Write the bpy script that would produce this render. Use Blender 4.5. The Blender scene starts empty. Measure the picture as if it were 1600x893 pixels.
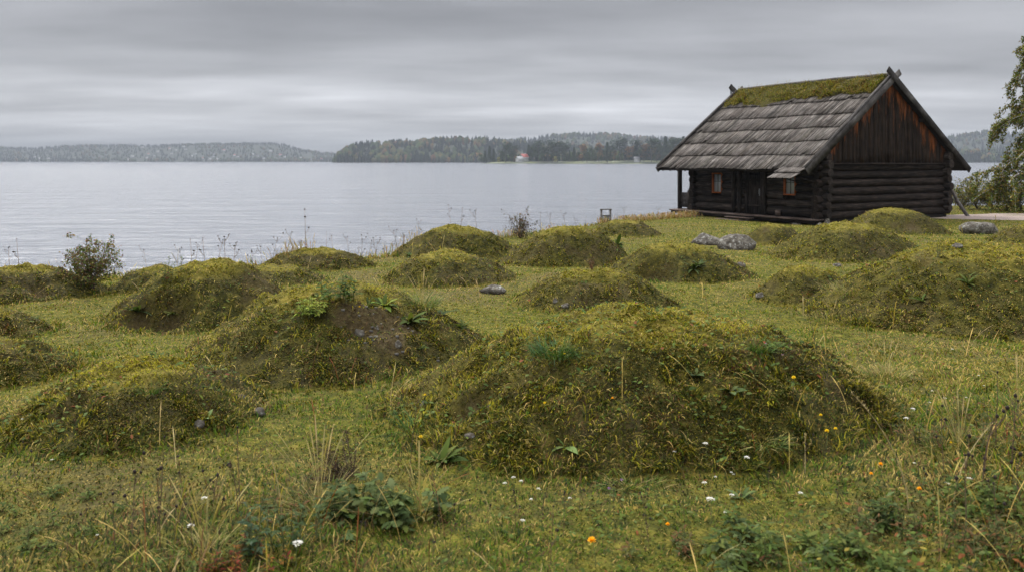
import bpy, math, random
import numpy as np
R = math.radians
random.seed(7)
rng = np.random.default_rng(7)
scene = bpy.context.scene
COL = scene.collection

# ------------------------------------------------------------------ camera
CZ = 1.75                                   # eye height above the near turf
F = 1280.0                                  # focal length in photo pixels (1600 wide)
HOR = 252.0
cd = bpy.data.cameras.new('camera')
cam = bpy.data.objects.new('camera', cd)
COL.objects.link(cam)
cam.location = (0, 0, CZ)
cam.rotation_euler = (R(90), 0, 0)
cd.sensor_width = 36
cd.lens = 36 * F / 1600
cd.shift_y = -(446.5 - HOR) / 1600
cd.clip_start = 0.05
cd.clip_end = 20000
cd.dof.use_dof = True
cd.dof.focus_distance = 10.0
cd.dof.aperture_fstop = 2.8
scene.camera = cam

# ------------------------------------------------------------------ sky, sun, exposure
SUN_EL, SUN_AZ = R(50), R(-38)              # azimuth from +Y towards +X: the bright side is up left over the lake
w = bpy.data.worlds.new('World')
scene.world = w
w.use_nodes = True
nt = w.node_tree
nt.nodes.clear()
def WN(t, **k):
    n = nt.nodes.new(t)
    for a, b in k.items(): setattr(n, a, b)
    return n
out = WN('ShaderNodeOutputWorld'); bg = WN('ShaderNodeBackground')
bg.inputs['Strength'].default_value = 0.1
nish = WN('ShaderNodeTexSky', sky_type='NISHITA')
nish.sun_disc = False
nish.sun_elevation = SUN_EL
nish.sun_rotation = SUN_AZ
tc = WN('ShaderNodeTexCoord')
sep = WN('ShaderNodeSeparateXYZ')
nt.links.new(tc.outputs['Generated'], sep.inputs[0])
def WM(op, a, b=None, c=None):
    n = WN('ShaderNodeMath', operation=op)
    for i, v in enumerate((a, b, c)):
        if v is None: continue
        if isinstance(v, (int, float)): n.inputs[i].default_value = v
        else: nt.links.new(v, n.inputs[i])
    return n.outputs[0]
zc = WM('MAXIMUM', sep.outputs['Z'], 0.0)
# broad brightness of the overcast by elevation
ramp = WN('ShaderNodeValToRGB')
zz = WM('POWER', zc, 0.5)
nt.links.new(zz, ramp.inputs[0])
SKY = [(0.0, .135), (.018, .132), (.05, .128), (.075, .118), (.105, .078), (.15, .068), (.20, .062), (.30, .15), (.55, .34), (1.0, .48)]
els = ramp.color_ramp.elements
while len(els) < len(SKY): els.new(0.5)
for e, (p, v) in zip(els, SKY):
    e.position = math.sqrt(p); e.color = (v, v, v, 1)
# stratus: a cloud sheet seen in perspective (direction over height), stretched sideways
den = WM('ADD', zc, 0.07)
comb = WN('ShaderNodeCombineXYZ')
nt.links.new(WM('DIVIDE', sep.outputs['X'], den), comb.inputs[0])
nt.links.new(WM('DIVIDE', sep.outputs['Y'], den), comb.inputs[1])
mp = WN('ShaderNodeMapping'); mp.inputs['Scale'].default_value = (0.36, 0.62, 1)
mp.inputs['Rotation'].default_value = (0, 0, R(5)); mp.inputs['Location'].default_value = (0.35, 3.1, 0)
nt.links.new(comb.outputs[0], mp.inputs[0])
nz = WN('ShaderNodeTexNoise'); nz.inputs['Scale'].default_value = 1.0
nz.inputs['Detail'].default_value = 5; nz.inputs['Roughness'].default_value = .5
nt.links.new(mp.outputs[0], nz.inputs['Vector'])
nz2 = WN('ShaderNodeTexNoise'); nz2.inputs['Scale'].default_value = 2.6
nz2.inputs['Detail'].default_value = 4; nz2.inputs['Roughness'].default_value = .45
nt.links.new(mp.outputs[0], nz2.inputs['Vector'])
cl = WM('MULTIPLY_ADD', nz.outputs[0], 1.35, 0.32)
cl2 = WM('MULTIPLY_ADD', nz2.outputs[0], .62, 0.69)
lum = WM('MULTIPLY', WM('MULTIPLY', cl, cl2), WM('MULTIPLY', ramp.outputs[0], 26.0))
tint = WN('ShaderNodeMix', data_type='RGBA', blend_type='MULTIPLY'); tint.inputs['Factor'].default_value = 1
nt.links.new(lum, tint.inputs[6]); tint.inputs[7].default_value = (.955, .965, 1.02, 1)
mx = WN('ShaderNodeMix', data_type='RGBA'); mx.inputs['Factor'].default_value = .025
nt.links.new(tint.outputs[2], mx.inputs[6]); nt.links.new(nish.outputs[0], mx.inputs[7])
nt.links.new(mx.outputs[2], bg.inputs['Color'])
nt.links.new(bg.outputs[0], out.inputs['Surface'])
w.cycles.sampling_method = 'MANUAL'; w.cycles.sample_map_resolution = 512

ld = bpy.data.lights.new('sun', 'SUN')
ld.energy = 1.5; ld.angle = R(18); ld.color = (1, .96, .9)
sun = bpy.data.objects.new('sun', ld); COL.objects.link(sun)
sdir = (math.sin(SUN_AZ) * math.cos(SUN_EL), math.cos(SUN_AZ) * math.cos(SUN_EL), math.sin(SUN_EL))
from mathutils import Vector, Matrix
sun.rotation_euler = Vector(sdir).to_track_quat('Z', 'Y').to_euler()

vs = scene.view_settings
vs.view_transform = 'Standard'; vs.look = 'None'; vs.gamma = 1; vs.use_curve_mapping = False
vs.exposure = 1.3
scene.cycles.max_bounces = 6; scene.cycles.diffuse_bounces = 3; scene.cycles.glossy_bounces = 3
scene.cycles.transmission_bounces = 4; scene.cycles.transparent_max_bounces = 8; scene.cycles.volume_bounces = 0
scene.cycles.use_adaptive_sampling = True; scene.cycles.adaptive_threshold = .015
scene.cycles.use_denoising = True; scene.cycles.denoiser = 'OPENIMAGEDENOISE'; scene.cycles.denoising_input_passes = 'RGB_ALBEDO_NORMAL'; scene.cycles.denoising_prefilter = 'ACCURATE'
scene.cycles.caustics_reflective = False; scene.cycles.caustics_refractive = False
scene.cycles.use_fast_gi = False

# ------------------------------------------------------------------ numeric helpers
def hash2(ix, iy, seed):
    n = (ix.astype(np.int64) * 374761393 + iy.astype(np.int64) * 668265263 + seed * 974711) & 0xffffffff
    n = ((n ^ (n >> 13)) * 1274126177) & 0xffffffff
    n = ((n ^ (n >> 16)) * 2246822519) & 0xffffffff
    return ((n ^ (n >> 15)) & 0xffffff) / 16777216.0
def vn(x, y, seed=0):
    x = np.asarray(x, float); y = np.asarray(y, float)
    ix = np.floor(x); iy = np.floor(y); fx = x - ix; fy = y - iy
    fx = fx * fx * (3 - 2 * fx); fy = fy * fy * (3 - 2 * fy)
    a = hash2(ix, iy, seed); b = hash2(ix + 1, iy, seed); c = hash2(ix, iy + 1, seed); d = hash2(ix + 1, iy + 1, seed)
    return (a * (1 - fx) + b * fx) * (1 - fy) + (c * (1 - fx) + d * fx) * fy
def fbm(x, y, seed=0, o=4, rough=.5):
    s = 0; a = 1; t = 0
    for k in range(o):
        s = s + a * vn(x * 2**k + 13.7 * k, y * 2**k - 7.1 * k, seed + k); t += a; a *= rough
    return s / t                                                 # 0..1
def sstep(a, b, x):
    t = np.clip((x - a) / (b - a), 0, 1); return t * t * (3 - 2 * t)

# ------------------------------------------------------------------ terrain
SLOPE = .021
EX = [-3000, -60, -14, -8, -5.2, -2.8, .3, 3.4, 6.4, 11, 18, 30, 60, 3000]
EY = [-500, 2, 11.5, 13.8, 15.6, 18.3, 25.2, 31.8, 35.6, 42.5, 49, 53, 60, 160]
WATER = CZ - 3.2
def edge(x): return np.interp(x, EX, EY)
def base_h(x, y):
    x = np.asarray(x, float); y = np.asarray(y, float)
    z = -SLOPE * np.clip(y, -40, 70)
    z = z + (fbm(x * .45, y * .45, 3, 3) - .5) * .11 * sstep(45, 25, np.hypot(x, y))
    z = z + .42 * sstep(1.5, 5.0, x) * sstep(7.0, 3.6, y) * sstep(-3, 1, y)          # bank at the near right
    z = z + .05 * (fbm(x * 1.7, y * 1.7, 9, 2) - .5) * sstep(30, 10, np.hypot(x, y))
    z = z - .20 * np.exp(-((x - 13.5) / 4.5)**2 - ((y - 35) / 5.)**2)
    d = (y - edge(x) + (vn(x * .8, y * .2, 5) - .5) * .8) * .75
    return z - sstep(0, 3.6, d) * (2.0 - SLOPE * np.clip(y, 0, 70) + .2) - sstep(3, 60, d) * 4

def Dof(py): return 1.75 / ((py - HOR) / F - SLOPE)
# mounds: px centre, py of near foot, half width px, py of crest, depth ratio, turn, lumpiness
MD = [
 (1000, 735, 402, 484, .74, 21, 1.0, 'large mossy mound in front, its crest edged with yellow stonecrop'),
 (530, 603, 246, 444, .88, 10, 1.0, 'mound with a bare soil patch, dock rosette and tall green plant on top'),
 (218, 714, 196, 567, 1.0, 12, 1.0, 'near left mound with yellow moss on its crest and small stones at its right foot'),
 (325, 517, 143, 409, .95, 8, 1.0, 'mound with a dark hollow in its flank, right of the lone round bush'),
 (14, 480, 148, 414, .9, 0, .9, 'mound at the left edge of the photo beside the lone round bush by the lake'),
 (-28, 541, 106, 480, 1.0, 0, 1.0, 'low mound cut by the left edge, between the lakeside mound and the dark leafy one'),
 (-40, 620, 142, 528, 1.0, 0, 1.0, 'dark leafy mound cut by the left edge, behind the near left mound'),
 (245, 462, 70, 416, 1.0, 0, .8, 'small mound topped with leafy stalks, just right of the lone round bush'),
 (495, 424, 90, 388, .8, 0, .7, 'low brown-green mound at the lake edge behind the mound with the dock plant'),
 (715, 407, 100, 352, .9, 0, .8, 'tall round mound against the lake, left of the brown seed-headed shrub'),
 (702, 448, 106, 394, .9, 0, .8, 'pale smooth mound just in front of the round lakeside mound, behind a flat stone'),
 (890, 418, 103, 353, .9, 6, .8, 'broad mound in the middle, just left of and in front of the grey bin'),
 (974, 370, 56, 343, 1.0, 0, .7, 'small far mound right in front of the grey bin'),
 (1057, 441, 116, 381, .9, 4, 1.0, 'mound in front of the two boulders, with a dark eroded hollow and a blue-green rosette'),
 (930, 490, 126, 419, .9, 0, 1.0, 'mound with a small bare twig shrub on top and two stones in its left foot'),
 (1328, 412, 126, 347, .9, 4, .9, 'broad mound in front of the gable wall of the cabin'),
 (1396, 367, 78, 325, 1.0, 0, .9, 'small mound beside the gable corner, nearest the gravel path'),
 (1212, 383, 50, 349, 1.0, 0, .7, 'smallest low mound between the boulder pair and the cabin steps'),
 (1262, 473, 92, 414, .8, 30, .9, 'low ridge-like mound left of the huge right-hand mound'),
 (1530, 531, 275, 381, .85, 0, 1.0, 'huge mound on the right covered in dark creeping leaves'),
 (1615, 384, 60, 350, 1.0, 0, .9, 'mound cut by the right edge, beside the boulder near the gravel path'),
 (432, 447, 78, 416, 1.0, 0, .7, 'faint low mound between the hollow-flanked mound and the brown lakeside one'),
]
MO = []
for i, (cx, by, hw, ty, ra, rot, lump, lab) in enumerate(MD):
    Df = Dof(by); Dc = Df + .3
    for _ in range(12):
        rx = hw * 1.05 * Dc / F; ry = rx * ra; Dc = Df + ry * .93
    x0 = (cx - 800) / F * Dc
    Dt = Dc + ry * .10
    h = CZ - (ty - HOR) / F * Dt - float(base_h(x0, Dc))
    MO.append(dict(x=x0, y=Dc, rx=rx, ry=ry, a=R(rot), h=h, lump=lump, i=i, lab=lab))
def mound_r(m, x, y):
    dx = x - m['x']; dy = y - m['y']; c, s = math.cos(m['a']), math.sin(m['a'])
    u = (dx * c + dy * s) / m['rx']; v = (-dx * s + dy * c) / m['ry']
    r = np.sqrt(u * u + v * v)
    th = np.arctan2(v, u)
    k = (vn(np.cos(th) * 1.6 + 5, np.sin(th) * 1.6 + m['i'] * 3, 40) - .5) * .22 + (vn(np.cos(th) * 5, np.sin(th) * 5 + m['i'], 41) - .5) * .07
    return r * (1 + k)
def mound_h(m, x, y):
    r = mound_r(m, x, y)
    p = np.clip(1 - r**(2.6 if m['i'] == 0 else 2.2), 0, 1)**1.30
    s = m['rx']
    n = (fbm(x * 1.6 / s, y * 1.6 / s, 60 + m['i'], 3) - .5) * .30
    return m['h'] * p * (1 + n * m['lump'] * np.clip(r * 1.6, 0, 1)), r
def near_mound(x, y):
    best = np.full(np.shape(x), 9.)
    for m in MO:
        sel = (np.abs(x - m['x']) < m['rx'] * 1.9 + .6) & (np.abs(y - m['y']) < m['ry'] * 1.9 + .6)
        if sel.any():
            r = (mound_r(m, x[sel], y[sel]) - 1) * m['ry']; best[sel] = np.minimum(best[sel], r)
    return best
def hollows(m, x, y):                      # eroded bites in the flanks
    z = 0
    for (mi, hx, hy, rr, dep) in HOL:
        if mi == m['i']:
            d = np.hypot((x - hx) / rr, (y - hy) / (rr * .6))
            z = z + dep * np.exp(-d * d * 1.5)
    return z
HOL = []
def all_mounds(x, y):
    x = np.asarray(x, float); y = np.asarray(y, float)
    best = np.zeros(np.broadcast(x, y).shape); idx = np.full(best.shape, -1)
    for m in MO:
        sel = (np.abs(x - m['x']) < m['rx'] * 1.35 + m['ry'] * .4) & (np.abs(y - m['y']) < m['ry'] * 1.35 + m['rx'] * .4)
        if not sel.any(): continue
        hh, r = mound_h(m, x[sel] if x.ndim else x, y[sel] if y.ndim else y)
        if x.ndim:
            b = best[sel]; j = idx[sel]; up = hh > b
            b[up] = hh[up]; j[up] = m['i']; best[sel] = b; idx[sel] = j
        else:
            if hh > best: best = hh; idx = np.array(m['i'])
    return best, idx
def micro(x, y, h):                        # tussocks and bites in the turf of a mound
    k = sstep(.0, .25, h)
    D = np.hypot(x, y)
    a = (fbm(x * 4.3, y * 4.3, 21, 2) - .5) * .13 + (fbm(x * 11, y * 11, 23, 2) - .5) * .065
    return a * k
def top_h(x, y):
    x = np.atleast_1d(np.asarray(x, float)); y = np.atleast_1d(np.asarray(y, float))
    h, j = all_mounds(x, y)
    z = base_h(x, y) + h + micro(x, y, h)
    for (mi, hx, hy, rr, dep) in HOL:
        s = j == mi
        if s.any():
            d2 = ((x[s] - hx) / rr)**2 + ((y[s] - hy) / (rr * .6))**2
            z[s] -= dep * np.exp(-d2 * 1.5)
    return z
def pix(px, py, y0=2.2, y1=70):            # where the sight line through this spot of the photo meets the ground
    Ds = np.exp(np.linspace(math.log(y0), math.log(y1), 2500))
    xs = (px - 800) / F * Ds; zs = CZ - (py - HOR) / F * Ds
    g = top_h(xs, Ds)
    k = np.nonzero(g >= zs)[0]
    k = k[0] if len(k) else -1
    return float(xs[k]), float(Ds[k]), float(g[k])
def crest(px, D0, D1):                     # highest ground along a sight column between two distances
    Ds = np.linspace(D0, D1, 200); xs = (px - 800) / F * Ds
    k = int(np.argmax((top_h(xs, Ds) - CZ) / Ds)); return float(xs[k]), float(Ds[k]), float(top_h(xs[k], Ds[k])[0])
for mi, px_, py_, rr, dep in ((3, 262, 480, .34, .34), (3, 218, 492, .24, .2), (13, 1018, 424, .5, .36), (16, 1425, 350, .5, .15), (4, 60, 455, .25, .1), (0, 735, 628, .20, .13), (2, 85, 640, .16, .10), (2, 330, 630, .13, .07), (1, 560, 520, .3, .05)):
    q = pix(px_, py_); HOL.append((mi, q[0], q[1], rr, dep))

# ------------------------------------------------------------------ object helpers
def tag(o, label=None, cat=None, group=None, kind=None):
    if label: o['label'] = label
    if cat: o['category'] = cat
    if group: o['group'] = group
    if kind: o['kind'] = kind
    return o
def empty(name, loc=(0, 0, 0), rz=0, parent=None):
    o = bpy.data.objects.new(name, None); COL.objects.link(o)
    o.location = loc; o.rotation_euler = (0, 0, rz); o.parent = parent; o.empty_display_size = .1
    return o
def np_mesh(name, V, Fq, col=None, smooth=False):
    V = np.asarray(V, np.float32); Fq = np.asarray(Fq, np.int32)
    me = bpy.data.meshes.new(name)
    k = Fq.shape[1]
    me.vertices.add(len(V)); me.vertices.foreach_set('co', V.ravel())
    me.loops.add(Fq.size); me.loops.foreach_set('vertex_index', Fq.ravel())
    me.polygons.add(len(Fq)); me.polygons.foreach_set('loop_start', np.arange(0, Fq.size, k, dtype=np.int32))
    try: me.polygons.foreach_set('loop_total', np.full(len(Fq), k, np.int32))
    except Exception: pass
    if smooth: me.polygons.foreach_set('use_smooth', np.ones(len(Fq), bool))
    me.update(calc_edges=True)
    if col is not None:
        a = me.color_attributes.new('Col', 'FLOAT_COLOR', 'POINT')
        c = np.ones((len(V), 4), np.float32); c[:, :3] = np.clip(col, 0, 1)
        a.data.foreach_set('color', c.ravel())
    return me
class MB:                                  # collects quads and colours, then becomes ONE mesh object
    def __init__(s): s.V = []; s.F = []; s.C = []; s.n = 0
    def add(s, V, Fq, col=(.5, .5, .5)):
        V = np.asarray(V, float).reshape(-1, 3); Fq = np.asarray(Fq, int)
        if Fq.ndim == 2 and Fq.shape[1] == 3: Fq = np.concatenate([Fq, Fq[:, 2:3]], 1)
        c = np.asarray(col, float)
        if c.ndim == 1: c = np.tile(c, (len(V), 1))
        s.V.append(V); s.F.append(Fq + s.n); s.C.append(c); s.n += len(V); return s
    def box(s, x0, x1, y0, y1, z0, z1, col=(.5, .5, .5), M=None):
        V = np.array([[x, y, z] for z in (z0, z1) for y in (y0, y1) for x in (x0, x1)], float)
        if M is not None: V = V @ np.array(M.to_3x3()).T + np.array(M.translation)
        return s.add(V, [[0, 2, 3, 1], [4, 5, 7, 6], [0, 1, 5, 4], [2, 6, 7, 3], [0, 4, 6, 2], [1, 3, 7, 5]], col)
    def tube(s, P, r, n=6, col=(.5, .5, .5), cap=True, flat=1.0, jit=0):
        P = np.asarray(P, float); r = np.broadcast_to(np.asarray(r, float), (len(P),))
        T = np.gradient(P, axis=0); T /= np.linalg.norm(T, axis=1)[:, None] + 1e-9
        up = np.array([0, 0, 1.]) if abs(T[0][2]) < .9 else np.array([1., 0, 0])
        V = []
        th = np.arange(n) * 2 * math.pi / n + math.pi / n
        for k in range(len(P)):
            a = np.cross(T[k], up); a /= np.linalg.norm(a) + 1e-9; b = np.cross(a, T[k])
            rr = r[k] * (1 + jit * (rng.random(n) - .5))
            V.append(P[k] + (a[None] * (np.cos(th) * rr)[:, None] * flat + b[None] * (np.sin(th) * rr)[:, None]))
        V = np.concatenate(V); Fq = []
        for k in range(len(P) - 1):
            for j in range(n):
                Fq.append([k * n + j, k * n + (j + 1) % n, (k + 1) * n + (j + 1) % n, (k + 1) * n + j])
        s.add(V, Fq, col)
        if cap:
            for base, rev in ((0, True), ((len(P) - 1) * n, False)):
                c = V[base:base + n].mean(0)[None]
                ring = V[base:base + n]
                f = [[0, (j + 1) % n + 1, j + 1] if rev else [0, j + 1, (j + 1) % n + 1] for j in range(n)]
                s.add(np.concatenate([c, ring]), f, col if np.asarray(col).ndim == 1 else np.asarray(col)[0])
        return s
    def build(s, name, m, parent=None, loc=None, smooth=False):
        V = np.concatenate(s.V); Fq = np.concatenate(s.F); C = np.concatenate(s.C)
        if loc is not None: V = V - np.asarray(loc)
        tri = Fq[:, 2] == Fq[:, 3]
        me = bpy.data.meshes.new(name)
        me.vertices.add(len(V)); me.vertices.foreach_set('co', V.astype(np.float32).ravel())
        tot = np.where(tri, 3, 4).astype(np.int32); st = np.concatenate([[0], np.cumsum(tot)[:-1]]).astype(np.int32)
        keep = np.ones(Fq.shape, bool); keep[tri, 3] = False
        me.loops.add(int(tot.sum())); me.loops.foreach_set('vertex_index', Fq[keep].astype(np.int32).ravel())
        me.polygons.add(len(Fq)); me.polygons.foreach_set('loop_start', st)
        try: me.polygons.foreach_set('loop_total', tot)
        except Exception: pass
        if smooth: me.polygons.foreach_set('use_smooth', np.ones(len(Fq), bool))
        me.update(calc_edges=True)
        a = me.color_attributes.new('Col', 'FLOAT_COLOR', 'POINT')
        c = np.ones((len(V), 4), np.float32); c[:, :3] = np.clip(C, 0, 1); a.data.foreach_set('color', c.ravel())
        me.materials.append(m)
        o = bpy.data.objects.new(name, me); COL.objects.link(o); o.parent = parent
        if loc is not None and parent is None: o.location = loc
        return o
def copy_tree(o, loc=None, rz=None, sc=None, parent=None):
    c = o.copy(); COL.objects.link(c); c.parent = parent
    for ch in [k for k in CHILD.get(o.name, [])]:
        copy_tree(ch, parent=c)
    if loc is not None: c.location = loc
    if rz is not None: c.rotation_euler = (0, 0, rz)
    if sc is not None: c.scale = (sc, sc, sc)
    return c
CHILD = {}
def reg(o):
    for ch in o.children: CHILD.setdefault(o.name, []).append(ch); reg(ch)
    return o

UP = np.array([0, 0, 1.])
def ribbons(P, az, el, L, W, bend, K=3, prof=None, roll=0., cup=0.):
    P = np.asarray(P, float); N = len(P)
    az, el, L, W, bend, roll = [np.broadcast_to(np.asarray(q, float), (N,)) for q in (az, el, L, W, bend, roll)]
    t = np.linspace(0, 1, K)
    prof = np.asarray(prof if prof is not None else np.interp(t, [0, .5, 1], [.8, .75, .06]))
    ang = el[:, None] - bend[:, None] * (t[:-1] + t[1:])[None] / 2
    ds = (L / (K - 1))[:, None]
    hx = np.concatenate([np.zeros((N, 1)), np.cumsum(np.cos(ang) * ds, 1)], 1)
    hz = np.concatenate([np.zeros((N, 1)), np.cumsum(np.sin(ang) * ds, 1)], 1)
    ca, sa = np.cos(az)[:, None], np.sin(az)[:, None]
    C = np.stack([P[:, 0:1] + hx * ca, P[:, 1:2] + hx * sa, P[:, 2:3] + hz], -1)
    side = np.stack([-np.sin(az) * np.cos(roll), np.cos(az) * np.cos(roll), np.sin(roll)], -1)[:, None, :]
    hw = (W[:, None] * prof[None] / 2)[..., None]
    V = np.stack([C - side * hw, C + side * hw], 2)
    if cup: V[..., 2] += (hw * cup)
    b = (np.arange(N) * 2 * K)[:, None]; k = np.arange(K - 1)[None] * 2
    Fq = np.stack([b + k, b + k + 1, b + k + 3, b + k + 2], -1).reshape(-1, 4)
    return V.reshape(-1, 3), Fq
def rep(c, K): return np.repeat(np.asarray(c), 2 * K, axis=0)
def shade_along(c, K, lo=.55, hi=1.15):      # root shade and brighter tips painted into the blade colour
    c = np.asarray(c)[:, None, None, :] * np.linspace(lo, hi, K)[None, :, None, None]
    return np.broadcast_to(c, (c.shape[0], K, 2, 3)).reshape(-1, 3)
LEAFP = {4: [.25, 1, .8, .05], 5: [.2, .8, 1, .7, .04], 6: [.2, .75, 1, .9, .55, .03]}
def pick(n, pal, wts):
    pal = np.asarray(pal, float); wts = np.asarray(wts, float); wts = wts / wts.sum(-1, keepdims=True)
    if wts.ndim == 1: k = rng.choice(len(pal), n, p=wts)
    else: k = (rng.random(n)[:, None] > np.cumsum(wts, 1)).sum(1).clip(0, len(pal) - 1)
    c = pal[k] * (1 + (rng.random((n, 1)) - .5) * .5) * (1 + (rng.random((n, 3)) - .5) * .12)
    return c

# ------------------------------------------------------------------ materials
def new_mat(name):
    m = bpy.data.materials.new(name); m.use_nodes = True
    n = m.node_tree; b = n.nodes.get('Principled BSDF')
    return m, n, b
def N_(n, t, **k):
    q = n.nodes.new(t)
    for a, b in k.items(): setattr(q, a, b)
    return q
def noise(n, vec, scale, detail=4, rough=.55, dist=0):
    q = N_(n, 'ShaderNodeTexNoise'); q.inputs['Scale'].default_value = scale; q.inputs['Detail'].default_value = detail
    q.inputs['Roughness'].default_value = rough; q.inputs['Distortion'].default_value = dist
    if vec is not None: n.links.new(vec, q.inputs['Vector'])
    return q.outputs[0]
def ramp_(n, fac, stops, interp='LINEAR'):
    q = N_(n, 'ShaderNodeValToRGB'); q.color_ramp.interpolation = interp
    e = q.color_ramp.elements
    while len(e) < len(stops): e.new(.5)
    for k, (p, c) in zip(e, stops):
        k.position = p; k.color = (*c, 1) if len(c) == 3 else c
    n.links.new(fac, q.inputs[0]); return q.outputs[0]
def mix(n, fac, a, b, bt='MIX'):
    q = N_(n, 'ShaderNodeMix', data_type='RGBA', blend_type=bt)
    for i, v in ((0, fac), (6, a), (7, b)):
        if isinstance(v, (int, float)): q.inputs[i].default_value = v
        elif isinstance(v, tuple): q.inputs[i].default_value = (*v, 1)
        else: n.links.new(v, q.inputs[i])
    return q.outputs[2]
def mapping(n, vec, sc=(1, 1, 1), rot=(0, 0, 0), loc=(0, 0, 0)):
    q = N_(n, 'ShaderNodeMapping'); q.inputs['Scale'].default_value = sc; q.inputs['Rotation'].default_value = rot
    q.inputs['Location'].default_value = loc; n.links.new(vec, q.inputs[0]); return q.outputs[0]
def pos(n): return N_(n, 'ShaderNodeNewGeometry').outputs['Position']
def obco(n): return N_(n, 'ShaderNodeTexCoord').outputs['Object']
def attr(n, name='Col'):
    q = N_(n, 'ShaderNodeAttribute'); q.attribute_name = name; return q.outputs['Color']
def bump(n, b, h, dist=.02, st=1.0):
    q = N_(n, 'ShaderNodeBump'); q.inputs['Strength'].default_value = st; q.inputs['Distance'].default_value = dist
    n.links.new(h, q.inputs['Height']); n.links.new(q.outputs[0], b.inputs['Normal'])

def mat_foliage(name, trans=.25, rough=.75):
    m, n, b = new_mat(name)
    c = attr(n)
    n.links.new(c, b.inputs['Base Color']); b.inputs['Roughness'].default_value = rough
    b.inputs['Specular IOR Level'].default_value = .08
    t = N_(n, 'ShaderNodeBsdfTranslucent'); n.links.new(mix(n, 1.0, c, (1.1, 1.15, .55), 'MULTIPLY'), t.inputs['Color'])
    ms = N_(n, 'ShaderNodeMixShader'); ms.inputs[0].default_value = trans
    n.links.new(b.outputs[0], ms.inputs[1]); n.links.new(t.outputs[0], ms.inputs[2])
    n.links.new(ms.outputs[0], n.nodes['Material Output'].inputs['Surface'])
    return m
M_leaf = mat_foliage('foliage')
M_far = mat_foliage('far foliage', .1, .9)
def mat_vcol(name, rough=.8, bumps=60, bd=.003, var=.25):
    m, n, b = new_mat(name)
    nn = noise(n, obco(n), bumps, 5, .6)
    c = mix(n, 1.0, attr(n), ramp_(n, nn, [(.3, (1 - var,) * 3), (.7, (1 + var,) * 3)]), 'MULTIPLY')
    n.links.new(c, b.inputs['Base Color']); b.inputs['Roughness'].default_value = rough
    b.inputs['Specular IOR Level'].default_value = .25
    bump(n, b, nn, bd); return m
M_stem = mat_vcol('stem')
M_plain = mat_vcol('painted', .7, 20, .002, .1)
# turf under the blades
def mat_turf(name, stops, soil):
    m, n, b = new_mat(name)
    p = pos(n)
    a = noise(n, p, .55, 4, .6); f = noise(n, p, 9, 6, .7); g = noise(n, p, 60, 4, .7)
    c = ramp_(n, f, stops)
    c = mix(n, ramp_(n, a, [(.45, (0, 0, 0)), (.62, (1, 1, 1))]), c, mix(n, .5, c, soil))
    c = mix(n, 1.0, c, ramp_(n, g, [(.3, (.6,) * 3), (.7, (1.35,) * 3)]), 'MULTIPLY')
    if soil == (.05, .035, .02):                              # bare soil where the attribute says so
        s = attr(n, 'Col'); sp = N_(n, 'ShaderNodeSeparateColor'); n.links.new(s, sp.inputs[0])
        dirt = ramp_(n, noise(n, p, 25, 6, .7), [(.3, (.020, .014, .006)), (.5, (.050, .036, .015)), (.72, (.10, .080, .035))])
        c = mix(n, sp.outputs[1], c, ramp_(n, f, [(.3, (.04, .040, .008)), (.5, (.12, .105, .016)), (.7, (.22, .17, .035))]))  # yellow crest growth, with top light painted into its tone
        c = mix(n, sp.outputs[0], c, dirt)
    n.links.new(c, b.inputs['Base Color']); b.inputs['Roughness'].default_value = .95; b.inputs['Specular IOR Level'].default_value = .1
    bump(n, b, f, .05, .8); return m
M_lawn = mat_turf('lawn turf', [(.30, (.02, .025, .004)), (.46, (.058, .060, .008)), (.60, (.12, .108, .015)), (.75, (.19, .135, .035))], (.09, .065, .03))
M_mound = mat_turf('mound turf', [(.28, (.008, .010, .003)), (.45, (.030, .029, .006)), (.58, (.065, .058, .010)), (.72, (.12, .095, .018)), (.85, (.10, .06, .018))], (.05, .035, .02))
def mat_stone(name, a, b2, c3):
    m, n, b = new_mat(name)
    o = obco(n)
    f = noise(n, o, 7, 8, .65, .4); l = noise(n, o, 14, 5, .7, .8)
    c = ramp_(n, f, [(.3, a), (.5, b2), (.68, c3)])
    c = mix(n, ramp_(n, l, [(.56, (0, 0, 0)), (.64, (1, 1, 1))]), c, (.30, .30, .27))
    c = mix(n, ramp_(n, noise(n, o, 4, 4, .6), [(.6, (0, 0, 0)), (.72, (.9, .9, .9))]), c, (.06, .055, .02))
    n.links.new(c, b.inputs['Base Color']); b.inputs['Roughness'].default_value = .95; b.inputs['Specular IOR Level'].default_value = .15
    bump(n, b, f, .08, 1.0); return m
M_stone = mat_stone('boulder', (.032, .027, .020), (.095, .084, .068), (.20, .185, .155))
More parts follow.
